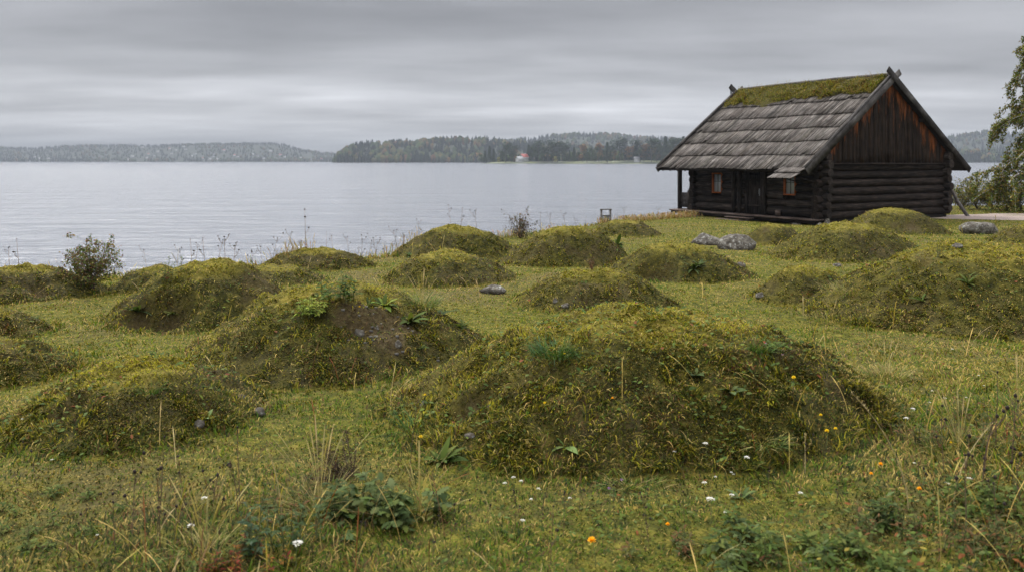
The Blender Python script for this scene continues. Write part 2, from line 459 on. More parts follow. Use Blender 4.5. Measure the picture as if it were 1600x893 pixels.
def mat_wood(name, dark, mid, light, axis=1, sc=1.0, wear=None, rough=.85, slope=False):
    m, n, b = new_mat(name)
    o = obco(n)
    s = [22 * sc, 22 * sc, 22 * sc]; s[axis] = 1.6 * sc
    if slope: s[2] = 1.6 * sc
    f = noise(n, mapping(n, o, tuple(s)), 1, 8, .65, .3)
    g = noise(n, o, 2.2, 5, .6)
    c = ramp_(n, f, [(.32, dark), (.5, mid), (.7, light)])
    c = mix(n, 1, c, ramp_(n, g, [(.3, (.6,) * 3), (.7, (1.4,) * 3)]), 'MULTIPLY')
    c = mix(n, 1, c, attr(n), 'MULTIPLY')
    if wear:
        s2 = [5., 5., 5.]; s2[axis] = .9
        wn = noise(n, mapping(n, o, tuple(s2), loc=(3, 1, 4)), 1, 6, .7)
        wv = N_(n, 'ShaderNodeAttribute'); wv.attribute_name = 'Wear'
        ad = N_(n, 'ShaderNodeMath', operation='ADD'); n.links.new(wn, ad.inputs[0]); n.links.new(wv.outputs['Fac'], ad.inputs[1])
        c = mix(n, ramp_(n, ad.outputs[0], [(.65, (0, 0, 0)), (.86, (1, 1, 1))]), c, mix(n, f, wear, tuple(v * .3 for v in wear)))
    n.links.new(c, b.inputs['Base Color']); b.inputs['Roughness'].default_value = rough
    b.inputs['Specular IOR Level'].default_value = .08
    bump(n, b, f, .012, .8); return m
W1 = (1, 1, 1)
M_logx = mat_wood('tarred log across', (.006, .005, .004), (.018, .0135, .011), (.058, .043, .034), 0)
M_logy = mat_wood('tarred log along', (.008, .007, .006), (.024, .019, .016), (.078, .062, .051), 1)
M_logz = mat_wood('tarred post', (.008, .007, .0065), (.022, .018, .016), (.07, .058, .05), 2)
M_gable = mat_wood('gable board', (.006, .0048, .004), (.016, .011, .008), (.042, .027, .018), 2, .8, wear=(.34, .105, .03))
M_shake = mat_wood('grey roof board', (.022, .018, .015), (.088, .077, .067), (.24, .22, .20), 0, .9, slope=True)
M_greyz = mat_wood('grey weathered wood', (.04, .036, .032), (.10, .092, .085), (.24, .225, .21), 2)
M_barge = mat_wood('barge board wood', (.022, .02, .018), (.055, .05, .046), (.12, .112, .105), 0, slope=True)
M_deck = mat_wood('deck plank', (.03, .022, .018), (.085, .062, .05), (.20, .16, .14), 1)
M_frame = mat_wood('orange window paint', (.17, .048, .016), (.27, .08, .026), (.36, .13, .05), 2)
m, n, b = new_mat('window pane'); M_pane = m
b.inputs['Base Color'].default_value = (.32, .35, .36, 1); b.inputs['Roughness'].default_value = .08
b.inputs['Specular IOR Level'].default_value = .9
m, n, b = new_mat('galvanised metal'); M_metal = m
n.links.new(ramp_(n, noise(n, obco(n), 12, 4), [(.3, (.14, .15, .155)), (.7, (.26, .27, .28))]), b.inputs['Base Color'])
b.inputs['Roughness'].default_value = .55; b.inputs['Metallic'].default_value = .3
m, n, b = new_mat('gravel'); M_gravel = m
p = pos(n); g1 = noise(n, p, 28, 6, .75); g2 = noise(n, p, .9, 3, .6)
c = ramp_(n, g1, [(.3, (.10, .075, .062)), (.5, (.23, .175, .145)), (.7, (.37, .30, .26))])
n.links.new(mix(n, ramp_(n, g2, [(.52, (0, 0, 0)), (.7, (.6, .6, .6))]), c, (.12, .11, .05)), b.inputs['Base Color'])
b.inputs['Roughness'].default_value = .95; bump(n, b, g1, .03)
# water
m, n, b = new_mat('lake water'); M_water = m
b.inputs['Base Color'].default_value = (.14, .15, .17, 1); b.inputs['Roughness'].default_value = .14; b.inputs['IOR'].default_value = 1.333
b.inputs['Specular IOR Level'].default_value = .5
p = pos(n)
w1 = noise(n, mapping(n, p, (1.1, 2.6, 1)), 1, 5, .62, .4); w2 = noise(n, mapping(n, p, (.10, .30, 1), (0, 0, R(8))), 1, 4, .6, .3)
ad = N_(n, 'ShaderNodeMath', operation='MULTIPLY_ADD'); n.links.new(w2, ad.inputs[0]); ad.inputs[1].default_value = 5.0; n.links.new(w1, ad.inputs[2])
bump(n, b, ad.outputs[0], .28, 1.0)
# hills
m, n, b = new_mat('far hill floor'); M_hill = m
n.links.new(ramp_(n, noise(n, pos(n), .02, 5, .6), [(.35, (.012, .02, .010)), (.6, (.025, .032, .014)), (.78, (.06, .065, .025))]), b.inputs['Base Color'])
b.inputs['Roughness'].default_value = 1

# ------------------------------------------------------------------ ground sheet, water, path, haze
def axis_pts(lo, hi, fine_lo, fine_hi, st, grow=1.12):
    a = list(np.arange(fine_lo, fine_hi + 1e-6, st)); s = st; v = a[-1]
    while v < hi: s *= grow; v += s; a.append(v)
    s = st; v = a[0]; pre = []
    while v > lo: s *= grow; v -= s; pre.append(v)
    return np.array(pre[::-1] + a)
gx = axis_pts(-9000, 9000, -9, 11, .07, 1.06); gy = axis_pts(-400, 9000, 1.5, 16, .07, 1.045)
X, Y = np.meshgrid(gx, gy)
hM, jM = all_mounds(X, Y)
Z = base_h(X, Y) - np.minimum(hM * .5, .25)
nx, ny = len(gx), len(gy)
ii = (np.arange(ny - 1)[:, None] * nx + np.arange(nx - 1)[None]).ravel()
me = np_mesh('ground', np.stack([X.ravel(), Y.ravel(), Z.ravel()], 1), np.stack([ii, ii + 1, ii + nx + 1, ii + nx], 1), smooth=True)
me.materials.append(M_lawn); g = bpy.data.objects.new('ground', me); COL.objects.link(g)
tag(g, 'short yellow-green turf of the lakeside burial field', 'ground', kind='structure')
me = np_mesh('water', [[-9000, 4, WATER], [9000, 4, WATER], [9000, 9000, WATER], [-9000, 9000, WATER]], [[0, 1, 2, 3]])
me.materials.append(M_water); g = bpy.data.objects.new('water', me); COL.objects.link(g)
tag(g, 'pale grey lake rippled by a light wind', 'water', kind='structure')

PN = np.array([[18.6, 36.9], [19.6, 35.3], [21.4, 34.3], [26, 34.0], [34, 36], [52, 40]]); PF = np.array([[18.7, 37.0], [20.6, 38.8], [24, 40.6], [29, 41.6], [37, 43], [54, 47]])
def path_band(x): return np.interp(x, PN[:, 0], PN[:, 1]), np.interp(x, PF[:, 0], PF[:, 1])
def on_path(x, y):
    a, c = path_band(x); return (x > 18.7) & (y > a) & (y < c)
px_ = np.linspace(18.7, 50, 160); rows = np.linspace(0, 1, 14)
a, c = path_band(px_); a = a + (vn(px_ * 1.3, px_ * 0, 4) - .5) * .5; c = c + (vn(px_ * 1.1, px_ * 0 + 9, 4) - .5) * .5
PY = a[None] + (c - a)[None] * rows[:, None]; PX = np.tile(px_, (14, 1))
PZ = base_h(PX, PY) + .012
k = (np.arange(13)[:, None] * 160 + np.arange(159)[None]).ravel()
me = np_mesh('path', np.stack([PX.ravel(), PY.ravel(), PZ.ravel()], 1), np.stack([k, k + 1, k + 161, k + 160], 1), smooth=True)
me.materials.append(M_gravel); g = bpy.data.objects.new('path', me); COL.objects.link(g)
tag(g, 'pinkish gravel path leading off to the right of the cabin', 'path', kind='structure')

hz = MB().box(-7000, 7000, -200, 6000, -12, 128).build('haze', M_plain)
m, n, b = new_mat('haze air'); n.nodes.remove(b)
v = N_(n, 'ShaderNodeVolumePrincipled'); v.inputs['Color'].default_value = (.35, .385, .43, 1); v.inputs['Density'].default_value = .00028
v.inputs['Anisotropy'].default_value = 0.0
n.links.new(v.outputs[0], n.nodes['Material Output'].inputs['Volume'])
hz.data.materials.clear(); hz.data.materials.append(m)
tag(hz, 'pale damp haze over the lake and the far shores', 'haze', kind='stuff')

# ------------------------------------------------------------------ cabin frame (needed to keep grass out)
CA = (12.69, 33.5); CROT = R(30)
cu = np.array([-.5, .866]); cv = np.array([.866, .5])
def cab_local(x, y):
    dx = x - CA[0]; dy = y - CA[1]; return dx * cv[0] + dy * cv[1], dx * cu[0] + dy * cu[1]
CZ0 = CZ - 2.45

# ------------------------------------------------------------------ mounds
GREEN = (.072, .120, .009); LIME = (.185, .205, .012); STRAW = (.40, .29, .09); BROWN = (.11, .06, .026); DARK = (.026, .042, .011); OCHRE = (.22, .17, .022); RUST = (.16, .055, .02); BLUEG = (.06, .10, .05); YEL = (.42, .36, .02)
SOIL = pix(600, 522)
def soil_mask(x, y):
    s = np.exp(-(((x - SOIL[0]) / .60)**2 + ((y - SOIL[1]) / .34)**2))
    return s
def soil_any(x, y, h, j):
    s = sstep(.54, .80, soil_mask(x, y) * 1.15 * (.35 + 1.25 * fbm(x * 4.5, y * 4.5, 77, 3)))
    s = np.where(j == 1, s, 0)
    q = np.where(j == 0, .35, .6) * sstep(.64, .74, fbm(x * 1.9, y * 1.9, 88, 3)) * sstep(.08, .3, h)
    for (mi, hx, hy, rr, dep) in HOL:
        if mi == 1: continue
        q = np.maximum(q, np.where(j == mi, .95 * np.exp(-(((x - hx) / rr)**2 + ((y - hy) / (rr * .7))**2) * 2.0), 0))
    return np.maximum(s, q)
mound_obj = []
for m in MO:
    st = float(np.clip(m['y'] * .0042, .022, .09))
    ext = max(m['rx'], m['ry']) * 1.28
    xs = np.arange(-ext, ext, st); ys = np.arange(-ext, ext, st)
    X, Y = np.meshgrid(xs + m['x'], ys + m['y'])
    hh, r = mound_h(m, X, Y)
    Z = base_h(X, Y) + hh + micro(X, Y, hh) - hollows(m, X, Y) * (r < 1)
    Z = np.where(r > 1, base_h(X, Y) - .03 - (r - 1) * .4, Z - .012 * (1 - sstep(0, .04, hh)))
    keep = (r < 1.07)
    vid = -np.ones(X.shape, int); 
    q = keep[:-1, :-1] & keep[1:, :-1] & keep[:-1, 1:] & keep[1:, 1:]
    iy, ix = np.nonzero(q)
    W_ = X.shape[1]; a = iy * W_ + ix
    Fq = np.stack([a, a + 1, a + W_ + 1, a + W_], 1)
    used = np.unique(Fq); remap = -np.ones(X.size, int); remap[used] = np.arange(len(used)); Fq = remap[Fq]
    V = np.stack([X.ravel() - m['x'], Y.ravel() - m['y'], Z.ravel()], 1)[used]
    so = soil_any(X, Y, hh, np.full(X.shape, m['i'])).ravel()[used]
    cr = (np.clip(.9 * sstep(.05, .0, hh) + sstep(.70, .95, hh / m['h']) + .3 * sstep(0, -.9, (X - m['x']) / m['rx']) * (.4 + hh / m['h']), 0, 1) * (.5 + fbm(X * 3, Y * 3, 95, 3))).ravel()[used]  # crest channel: yellow moss plus painted top light, also on the left side
    me = np_mesh('grass_mound', V, Fq, np.stack([so, cr, so], 1), smooth=True)
    me.materials.append(M_mound)
    o = bpy.data.objects.new('grass_mound', me); COL.objects.link(o); o.location = (m['x'], m['y'], 0)
    tag(o, m['lab'], 'burial mound', 'grassy burial mounds in the lakeside field')
    mound_obj.append(o)

# ------------------------------------------------------------------ grass
def sample(N, lo=2.3, hi=52, wide=.86):
    D = np.exp(rng.uniform(math.log(lo), math.log(hi), N)); x = (.78 * D + 1.5) * rng.uniform(-1, 1, N)
    return x, D
PALM = [(.062, .078, .009), (.30, .265, .018), (.35, .26, .09), (.095, .055, .022), (.028, .042, .009), (.17, .13, .02), (.15, .055, .018)]
PAL = [GREEN, LIME, STRAW, BROWN, DARK, OCHRE, RUST]
def blades(x, y, z, hgt, wid, wts, K=3, lean=.5, pal=PAL, up=R(80)):
    n = len(x)
    az = rng.uniform(0, 2 * math.pi, n)
    cx = fbm(x * 3, y * 3, 31, 2) * 12                          # tussocks comb the blades their own way
    az = az * .55 + cx
    el = up - np.abs(rng.normal(0, lean, n)) * .6
    bend = rng.uniform(.2, 1.5, n) * lean * 2
    V, Fq = ribbons(np.stack([x, y, z - .004], 1), az, el, hgt, wid, bend, K)
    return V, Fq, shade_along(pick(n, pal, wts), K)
def tone(x, y):
    a = fbm(x * .5, y * .5, 51, 3); b_ = fbm(x * 2.1, y * 2.1, 53, 3); c_ = fbm(x * 6, y * 6, 55, 2)
    return a, b_, c_
# lawn
x, y = sample(760000, 1.7)
h, j = all_mounds(x, y); lx, ly = cab_local(x, y)
ok = (h < .02) & (y < edge(x) + .6) & ~on_path(x, y) & ~((lx > -.5) & (lx < 8.7) & (ly > -.2) & (ly < 8.9))
dd = np.hypot(x, y)
ok &= ~(np.hypot(x, y) < 1.6)
x, y, h = x[ok], y[ok], h[ok]; D = np.hypot(x, y)
z = base_h(x, y)
a, b_, c_ = tone(x, y)
rough_zone = sstep(1.4, 3.2, x) * sstep(6.5, 4.2, y) + sstep(2.2, 4.5, x) * sstep(9, 6, y) * .6      # unmown bank, near right
near_ = sstep(6.8, 4.2, D)
rough_zone = np.clip(rough_zone + sstep(-1.2, -.2, -np.abs(x + 1.3)) * sstep(4.6, 4.0, y) * .7, 0, 1)
near_edge = sstep(-.9, .1, y - edge(x)) * (x < 9)
hgt = (.013 + .018 * c_ + .012 * sstep(.5, .7, b_)) * (1 + D * .012) * rng.uniform(.5, 1.5, len(x))
hgt = hgt * (1 + 2.2 * rough_zone * (rng.random(len(x)) < .55)) + near_edge * rng.uniform(0, .22, len(x))
wid = (.0026 + .00095 * D) * rng.uniform(.6, 1.3, len(x))
wt = np.stack([1.5 + 2.0 * sstep(.45, .6, b_), .75 + 1.2 * sstep(.5, .35, a) + .0 * a, .55 + 1.9 * sstep(.48, .64, a) + 2 * near_edge + .5 * rough_zone, .12 + .8 * sstep(.5, .66, a) + .3 * rough_zone,
               .7 + 1.8 * sstep(.55, .38, c_) * .7 + rough_zone, .7 + 1.2 * sstep(.45, .6, c_), .02 + .25 * rough_zone + .8 * near_edge * (x > 2)], 1)
prox = sstep(.18, .0, near_mound(x, y)) * (.35 + 1.1 * fbm(x * 3, y * 3, 97, 2)); wt[:, 0] += 3.0 * prox; wt[:, 4] += 2.6 * prox; wt[:, 3] += .9 * prox; hgt *= 1 + .9 * prox; mid_ = sstep(5.5, 9, D); patch = fbm(x * .42 + 4, y * .8, 58, 3); lane = sstep(.50, .60, fbm(x * .55 + 9, y * 1.1, 64, 3)); wt[:, 1] += (1.2 + 1.6 * lane) * mid_; wt[:, 2] += (.5 + 1.5 * lane) * (.3 + .7 * mid_); wt[:, 4] *= 1 - .75 * mid_; big = fbm(x * 1.1, y * 1.1, 59, 3)
wt[:, 0] += 2.6 * sstep(.52, .62, patch) + near_ * 1.2; wt[:, 5] *= (1 - .6 * near_); wt[:, 1] *= (1 - .9 * near_) * (1 - .6 * sstep(.52, .62, patch)); wt[:, 2] *= (1 - .45 * near_); wt[:, 3] += 1.2 * near_ + 1.2 * sstep(.60, .70, big)
wt[:, 4] += 3.2 * near_ + 2.5 * sstep(.56, .68, fbm(x * 1.5, y * 1.5, 62, 3)) * near_ + 2.5 * (x < -1.6) * sstep(4.7, 4.0, y); wt[:, 2] += 1.3 * sstep(.45, .36, patch)
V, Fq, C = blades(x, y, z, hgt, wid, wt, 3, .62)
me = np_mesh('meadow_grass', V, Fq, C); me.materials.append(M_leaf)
g = bpy.data.objects.new('meadow_grass', me); COL.objects.link(g)
tag(g, 'short mown grass between the mounds, yellow-green and straw', 'grass', kind='stuff')
# grass of each mound: a part of its mound
x, y = sample(3200000, 3.0)
h, j = all_mounds(x, y); ok = h >= .02
x, y, h, j = x[ok], y[ok], h[ok], j[ok]
so = soil_any(x, y, h, j)
ok = rng.random(len(x)) > so * .90
x, y, h, j, so = x[ok], y[ok], h[ok], j[ok], so[ok]
z = top_h(x, y); D = np.hypot(x, y)
a, b_, c_ = tone(x * 1.3, y * 1.3)
MH = np.array([m_['h'] for m_ in MO]); MX = np.array([m_['x'] for m_ in MO]); MRX = np.array([m_['rx'] for m_ in MO]); rel = h / MH[j]
hgt = (.014 + .040 * sstep(.4, .8, c_) * (1 - .5 * rel) + .022 * (1 - rel) * sstep(.4, .6, b_)) * rng.uniform(.5, 1.6, len(x)) * (1 + D * .006) * (1 + .25 * sstep(9, 5, D)) * (1 + .3 * sstep(.06, .0, h)) * .85
wid = (.0026 + .00100 * D) * rng.uniform(.6, 1.3, len(x))
foot_ = sstep(.09, .01, h)
crest_ = np.clip(sstep(.70, .95, rel) + .35 * sstep(.0, -.9, (x - MX[j]) / MRX[j]) * (.4 + rel) , 0, 1)  # yellow crest plants, their sunlit brightness put into the blade colours
pat = fbm(x * 3.1, y * 3.1, 57, 3)
wt = np.stack([1.4 + 1.9 * sstep(.5, .62, b_) + 2.2 * foot_, .35 + 5.0 * crest_ + 1.4 * sstep(.58, .7, c_), .5 + 1.2 * crest_ + 1.0 * sstep(.55, .7, a), .45 + 1.5 * sstep(.54, .68, pat) * (1 - .6 * crest_),
               (1.3 + 2.4 * sstep(.52, .38, b_)) * (1 - .95 * crest_), .8 + 1.5 * crest_ + 1.0 * sstep(.55, .4, pat), .07 + .6 * sstep(.60, .68, pat)], 1)
for k, m in enumerate(MO):
    s = j == k
    if s.sum() < 10: continue
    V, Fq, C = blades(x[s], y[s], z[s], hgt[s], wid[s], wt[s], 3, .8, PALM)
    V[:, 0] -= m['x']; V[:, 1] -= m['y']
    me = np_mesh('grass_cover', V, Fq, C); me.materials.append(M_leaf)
    g = bpy.data.objects.new('grass_cover', me); COL.objects.link(g); g.parent = mound_obj[k]; g['kind'] = 'stuff'
# long arching dead blades and creeping herb leaves on the mounds
x, y = sample(60000, 3.5, 16); h, j = all_mounds(x, y); b2 = fbm(x * 2.2, y * 2.2, 71, 2)
ok = (h > .03) & (rng.random(len(x)) < .5 * sstep(.45, .65, b2)) ; xa, ya, ja = x[ok], y[ok], j[ok]
nA = len(xa)
V1, F1 = ribbons(np.stack([xa, ya, top_h(xa, ya)], 1), -R(90) + rng.normal(0, 1.0, nA), rng.uniform(.5, 1.2, nA), rng.uniform(.05, .12, nA), .0020 + .0007 * ya, rng.uniform(1.0, 2.2, nA), 5, [.8, .9, .8, .5, .1])
C1 = rep(pick(nA, [STRAW, BROWN, OCHRE, GREEN], [.45, .15, .2, .35]), 5)
x, y = sample(60000, 3.0, 18); h, j = all_mounds(x, y); b3 = fbm(x * 1.6, y * 1.6, 73, 3)
fav = np.isin(j, [0, 19, 2, 6]) * .22
ok = (h > .03) & (rng.random(len(x)) < sstep(.50, .68, b3 + fav * .6) * .55); xb, yb, jb = x[ok], y[ok], j[ok]
nB = len(xb)
V2, F2 = ribbons(np.stack([xb, yb, top_h(xb, yb) + rng.uniform(.005, .05, nB)], 1), rng.uniform(0, 6.3, nB), rng.uniform(-.2, .7, nB), rng.uniform(.018, .045, nB) * (1 + yb * .03), rng.uniform(.012, .028, nB) * (1 + yb * .03), rng.uniform(.2, 1.2, nB), 4, LEAFP[4], rng.normal(0, .3, nB))
C2 = rep(pick(nB, [(.042, .065, .014), (.07, .10, .02), (.10, .125, .022), (.10, .13, .035), (.14, .05, .02)], [.45, .35, .2, .12, .05]), 4)
# stonecrop, yellow moss
x, y = sample(260000, 3.5, 14); h, j = all_mounds(x, y)
relh = np.where(j >= 0, h / MH[j], 0); n5 = fbm(x * 5, y * 5, 91, 3)
sel = ((j == 0) & (relh > .62) & (y > MO[0]['y'] - .1 + .25 * np.sin(x * 3))) | ((j == 2) & (relh > .75) & (x < MO[2]['x'] + .2)) 
ok = sel & (rng.random(len(x)) < sstep(.50, .62, n5)); xc, yc, jc = x[ok], y[ok], j[ok]; nC = len(xc)
V3, F3 = ribbons(np.stack([xc, yc, top_h(xc, yc) + rng.uniform(0, .018, nC)], 1), rng.uniform(0, 6.3, nC), rng.uniform(.2, 1.4, nC), rng.uniform(.008, .014, nC), rng.uniform(.007, .011, nC), .3, 4, LEAFP[4])
C3 = rep(pick(nC, [YEL, (.32, .27, .02), (.20, .17, .03)], [.4, .4, .4]), 4)
for nm, VV, FF, CC, jj, K in (('dead_grass', V1, F1, C1, ja, 5), ('creeping_leaves', V2, F2, C2, jb, 4), ('stonecrop', V3, F3, C3, jc, 4)):
    for k, m in enumerate(MO):
        s = np.nonzero(jj == k)[0]
        if len(s) < 6: continue
        vi = (s[:, None] * 2 * K + np.arange(2 * K)[None]).ravel()
        V = VV[vi].copy(); V[:, 0] -= m['x']; V[:, 1] -= m['y']
        b0 = (np.arange(len(s)) * 2 * K)[:, None]; kk = np.arange(K - 1)[None] * 2
        Fq = np.stack([b0 + kk, b0 + kk + 1, b0 + kk + 3, b0 + kk + 2], -1).reshape(-1, 4)
        me = np_mesh(nm, V, Fq, CC[vi]); me.materials.append(M_leaf)
        g = bpy.data.objects.new(nm, me); COL.objects.link(g); g.parent = mound_obj[k]; g['kind'] = 'stuff'
# herbs in the lawn and the near bank
x, y = sample(52000, 2.3, 14); h, j = all_mounds(x, y); b3 = fbm(x * 1.4, y * 1.4, 75, 3)
bank = sstep(.5, 2.2, x) * sstep(5.2, 3.6, y)
ok = (h < .02) & (rng.random(len(x)) < np.maximum(sstep(.60, .72, b3) * .5, bank * .8)); x, y = x[ok], y[ok]; nB = len(x); bank = bank[ok]
V, Fq = ribbons(np.stack([x, y, base_h(x, y) + rng.uniform(.0, .03, nB) + bank * rng.uniform(0, .09, nB)], 1), rng.uniform(0, 6.3, nB), rng.uniform(-.1, .9, nB), rng.uniform(.018, .042, nB), rng.uniform(.010, .024, nB), rng.uniform(.2, 1.2, nB), 4, LEAFP[4], rng.normal(0, .3, nB))
me = np_mesh('low_herbs', V, Fq, rep(pick(nB, [(.042, .065, .014), (.07, .10, .02), (.10, .13, .025), (.10, .13, .04), (.16, .06, .02), (.2, .15, .03)], [.45, .35, .2, .12, .05, .08]), 4)); me.materials.append(M_leaf)
g = bpy.data.objects.new('low_herbs', me); COL.objects.link(g); tag(g, 'low broad-leaved herbs spread through the near grass', 'ground cover', kind='stuff')
# loose straw stems of the rough grass
x, y = sample(7000, 2.6, 40)
h, j = all_mounds(x, y); rz_ = sstep(1.2, 3.0, x) * sstep(9, 5, y); ne = sstep(-1.0, 0, y - edge(x)) * (y < edge(x) + .8)
foot = sstep(.0, .02, h) * sstep(.16, .05, h)
pr = .03 + .5 * rz_ + .9 * ne + .25 * foot + .35 * (np.abs(x + 1.2) < .9) * (y < 4.9)
lx, ly = cab_local(x, y)
ok = (rng.random(len(x)) < pr) & (y < edge(x) + .8) & ~on_path(x, y) & ~((lx > -1.5) & (lx < 9) & (ly > -.6) & (ly < 9)); x, y = x[ok], y[ok]; nS = len(x)
V, Fq = ribbons(np.stack([x, y, top_h(x, y)], 1), rng.uniform(0, 6.3, nS), rng.uniform(.9, 1.5, nS), rng.uniform(.12, .38, nS), .0022 + .0005 * y, rng.uniform(.2, 1.0, nS), 6, [1, .9, .8, .7, 1.5, .4])
me = np_mesh('straw_stems', V, Fq, rep(pick(nS, [STRAW, (.36, .27, .12), RUST, OCHRE, BROWN], [.5, .3, .15, .2, .2]), 6)); me.materials.append(M_leaf)
g = bpy.data.objects.new('straw_stems', me); COL.objects.link(g); tag(g, 'thin bleached grass stems standing in the unmown turf', 'dry grass', kind='stuff')
# ------------------------------------------------------------------ cabin  (local: X along the gable, Y along the front wall)
cab = empty('log_cabin', (CA[0], CA[1], CZ0), CROT)
tag(cab, 'dark tarred log cabin with a board roof and a grassy ridge strip', 'cabin')
RX0, RX1, RXM = -1.2, 9.6, 4.2              # eaves and ridge
RY0, RY1 = -.32, 8.85
EZ, RZ = 2.10, 6.05
SL = (RZ - EZ) / (RXM - RX0); TH = math.atan(SL)
def roofz(X): return RZ - abs(X - RXM) * SL
def jc(s=.3, base=1.0):
    v = base * (1 + (random.random() - .5) * 2 * s); return (v, v, v)
def log(mb, p0, p1, r, ax, flat=1.0, seg=7, c=None):
    P = np.linspace(p0, p1, seg); P = P + (rng.random(P.shape) - .5) * .022; P[0], P[-1] = p0, p1
    rr = r * (1 + (rng.random(seg) - .5) * .12) * random.uniform(.9, 1.06)
    mb.tube(P, rr, 9, c or jc(.55, 1.2), flat=flat, jit=.10)
LH = .335
NL = 8
z0 = .14
def logs_wall(name, axis, fixed, a0, a1, zoff, mat, cuts=(), nl=NL, ext=.30):
    mb = MB()
    for k in range(nl):
        zc_ = z0 + LH * (k + .5) + zoff
        segs = [(a0 - ext * (.8 + .4 * random.random()), a1 + ext * (.8 + .4 * random.random()))]
        for (c0, c1, q0, q1) in cuts:
            if zc_ + LH * .5 > q0 + .03 and zc_ - LH * .5 < q1 - .03:
                ns = []
                for s0, s1 in segs:
                    if c1 <= s0 or c0 >= s1: ns.append((s0, s1))
                    else: ns += [(s0, c0), (c1, s1)]
                segs = [q for q in ns if q[1] - q[0] > .05]
        for s0, s1 in segs:
            if axis == 'y': log(mb, (fixed, s0, zc_), (fixed, s1, zc_), LH * .56, 1)
            else: log(mb, (s0, fixed, zc_), (s1, fixed, zc_), LH * .56, 0)
    return mb.build(name, mat, cab, smooth=True)
DOOR = (3.20, 4.22, .1, 1.92); W1Y = (5.66, 6.30, 1.0, 1.84); W2Y = (1.34, 1.98, 1.05, 1.86)
o = logs_wall('front_wall', 'y', .10, 0, 7.55, 0, M_logy, (DOOR, W1Y, W2Y)); o['label'] = 'front log wall with the door and two small windows'
o = logs_wall('gable_wall', 'x', .10, 0, 8.4, -.12, M_logx, (), 7); o['label'] = 'log gable wall facing the field'
logs_wall('back_wall', 'y', 8.3, 0, 7.55, 0, M_logy); logs_wall('end_wall', 'x', 7.50, 0, 8.4, -.12, M_logx, (), 7)
# dark inner lining so that no daylight shows between logs, round the openings too
mb = MB(); d = (.5, .5, .5)
mb.box(.16, .20, 0, W2Y[0], .05, 2.7, d).box(.16, .20, W2Y[1], DOOR[0], .05, 2.7, d).box(.16, .20, DOOR[1], W1Y[0], .05, 2.7, d).box(.16, .20, W1Y[1], 7.5, .05, 2.7, d)
for q in (W1Y, W2Y): mb.box(.16, .20, q[0], q[1], .05, q[2], d).box(.16, .20, q[0], q[1], q[3], 2.7, d)
mb.box(.16, .20, DOOR[0], DOOR[1], 1.92, 2.7, d)
mb.box(.22, 8.2, .16, .20, .05, 2.4, d).box(.22, 8.2, 7.40, 7.44, .05, 2.4, d).box(8.2, 8.24, .2, 7.4, .05, 2.7, d)
mb.box(.21, 8.19, .21, 7.39, .06, .12, d)
mb.build('wall_lining', M_logz, cab)
# gable boards (near and far) with the wear attribute stronger close to the roof line
def gable(name, yy, sgn):
    mb = MB(); X = .12; wear = []
    while X < 8.3:
        wd = random.uniform(.20, .34); X2 = min(X + wd, 8.3)
        t = random.uniform(0, .03); y0 = yy - sgn * t; c = jc(.35, 1.1)
        n_ = 8
        V = []
        for q in range(n_):
            f = q / (n_ - 1)
            for X_ in (X + .006, X2 - .006):
                zb = 2.37 - (.02 * random.random() if q == 0 else 0); zt = roofz(X_) - .16
                zz_ = zb + (zt - zb) * f
                for y_ in (y0, y0 - sgn * .028):
                    V.append((X_, y_, zz_)); wear.append(max(0, .25 - .20 * (zt - zz_)) + .03 * (X_ > 3.4) + .04 * math.sin(X_ * 3))
        Fq = []
        for q in range(n_ - 1):
            b_ = q * 4
            Fq += [[b_ + 1, b_ + 3, b_ + 7, b_ + 5], [b_, b_ + 4, b_ + 6, b_ + 2], [b_, b_ + 1, b_ + 5, b_ + 4], [b_ + 2, b_ + 6, b_ + 7, b_ + 3]]
        e = (n_ - 1) * 4; Fq += [[0, 2, 3, 1], [e, e + 1, e + 3, e + 2]]
        mb.add(V, Fq, c); X = X2
    o = mb.build(name, M_gable, cab)
    a = o.data.attributes.new('Wear', 'FLOAT', 'POINT'); a.data.foreach_set('value', np.array(wear, np.float32))
    return o
gable('gable_boards', -.06, 1)['label'] = 'near gable of upright dark boards weathered to orange'
gable('gable_boards', 7.62, -1)
MB().box(.0, 8.4, -.16, .0, 2.31, 2.37, (1, 1, 1)).build('gable_drip_board', M_logx, cab)
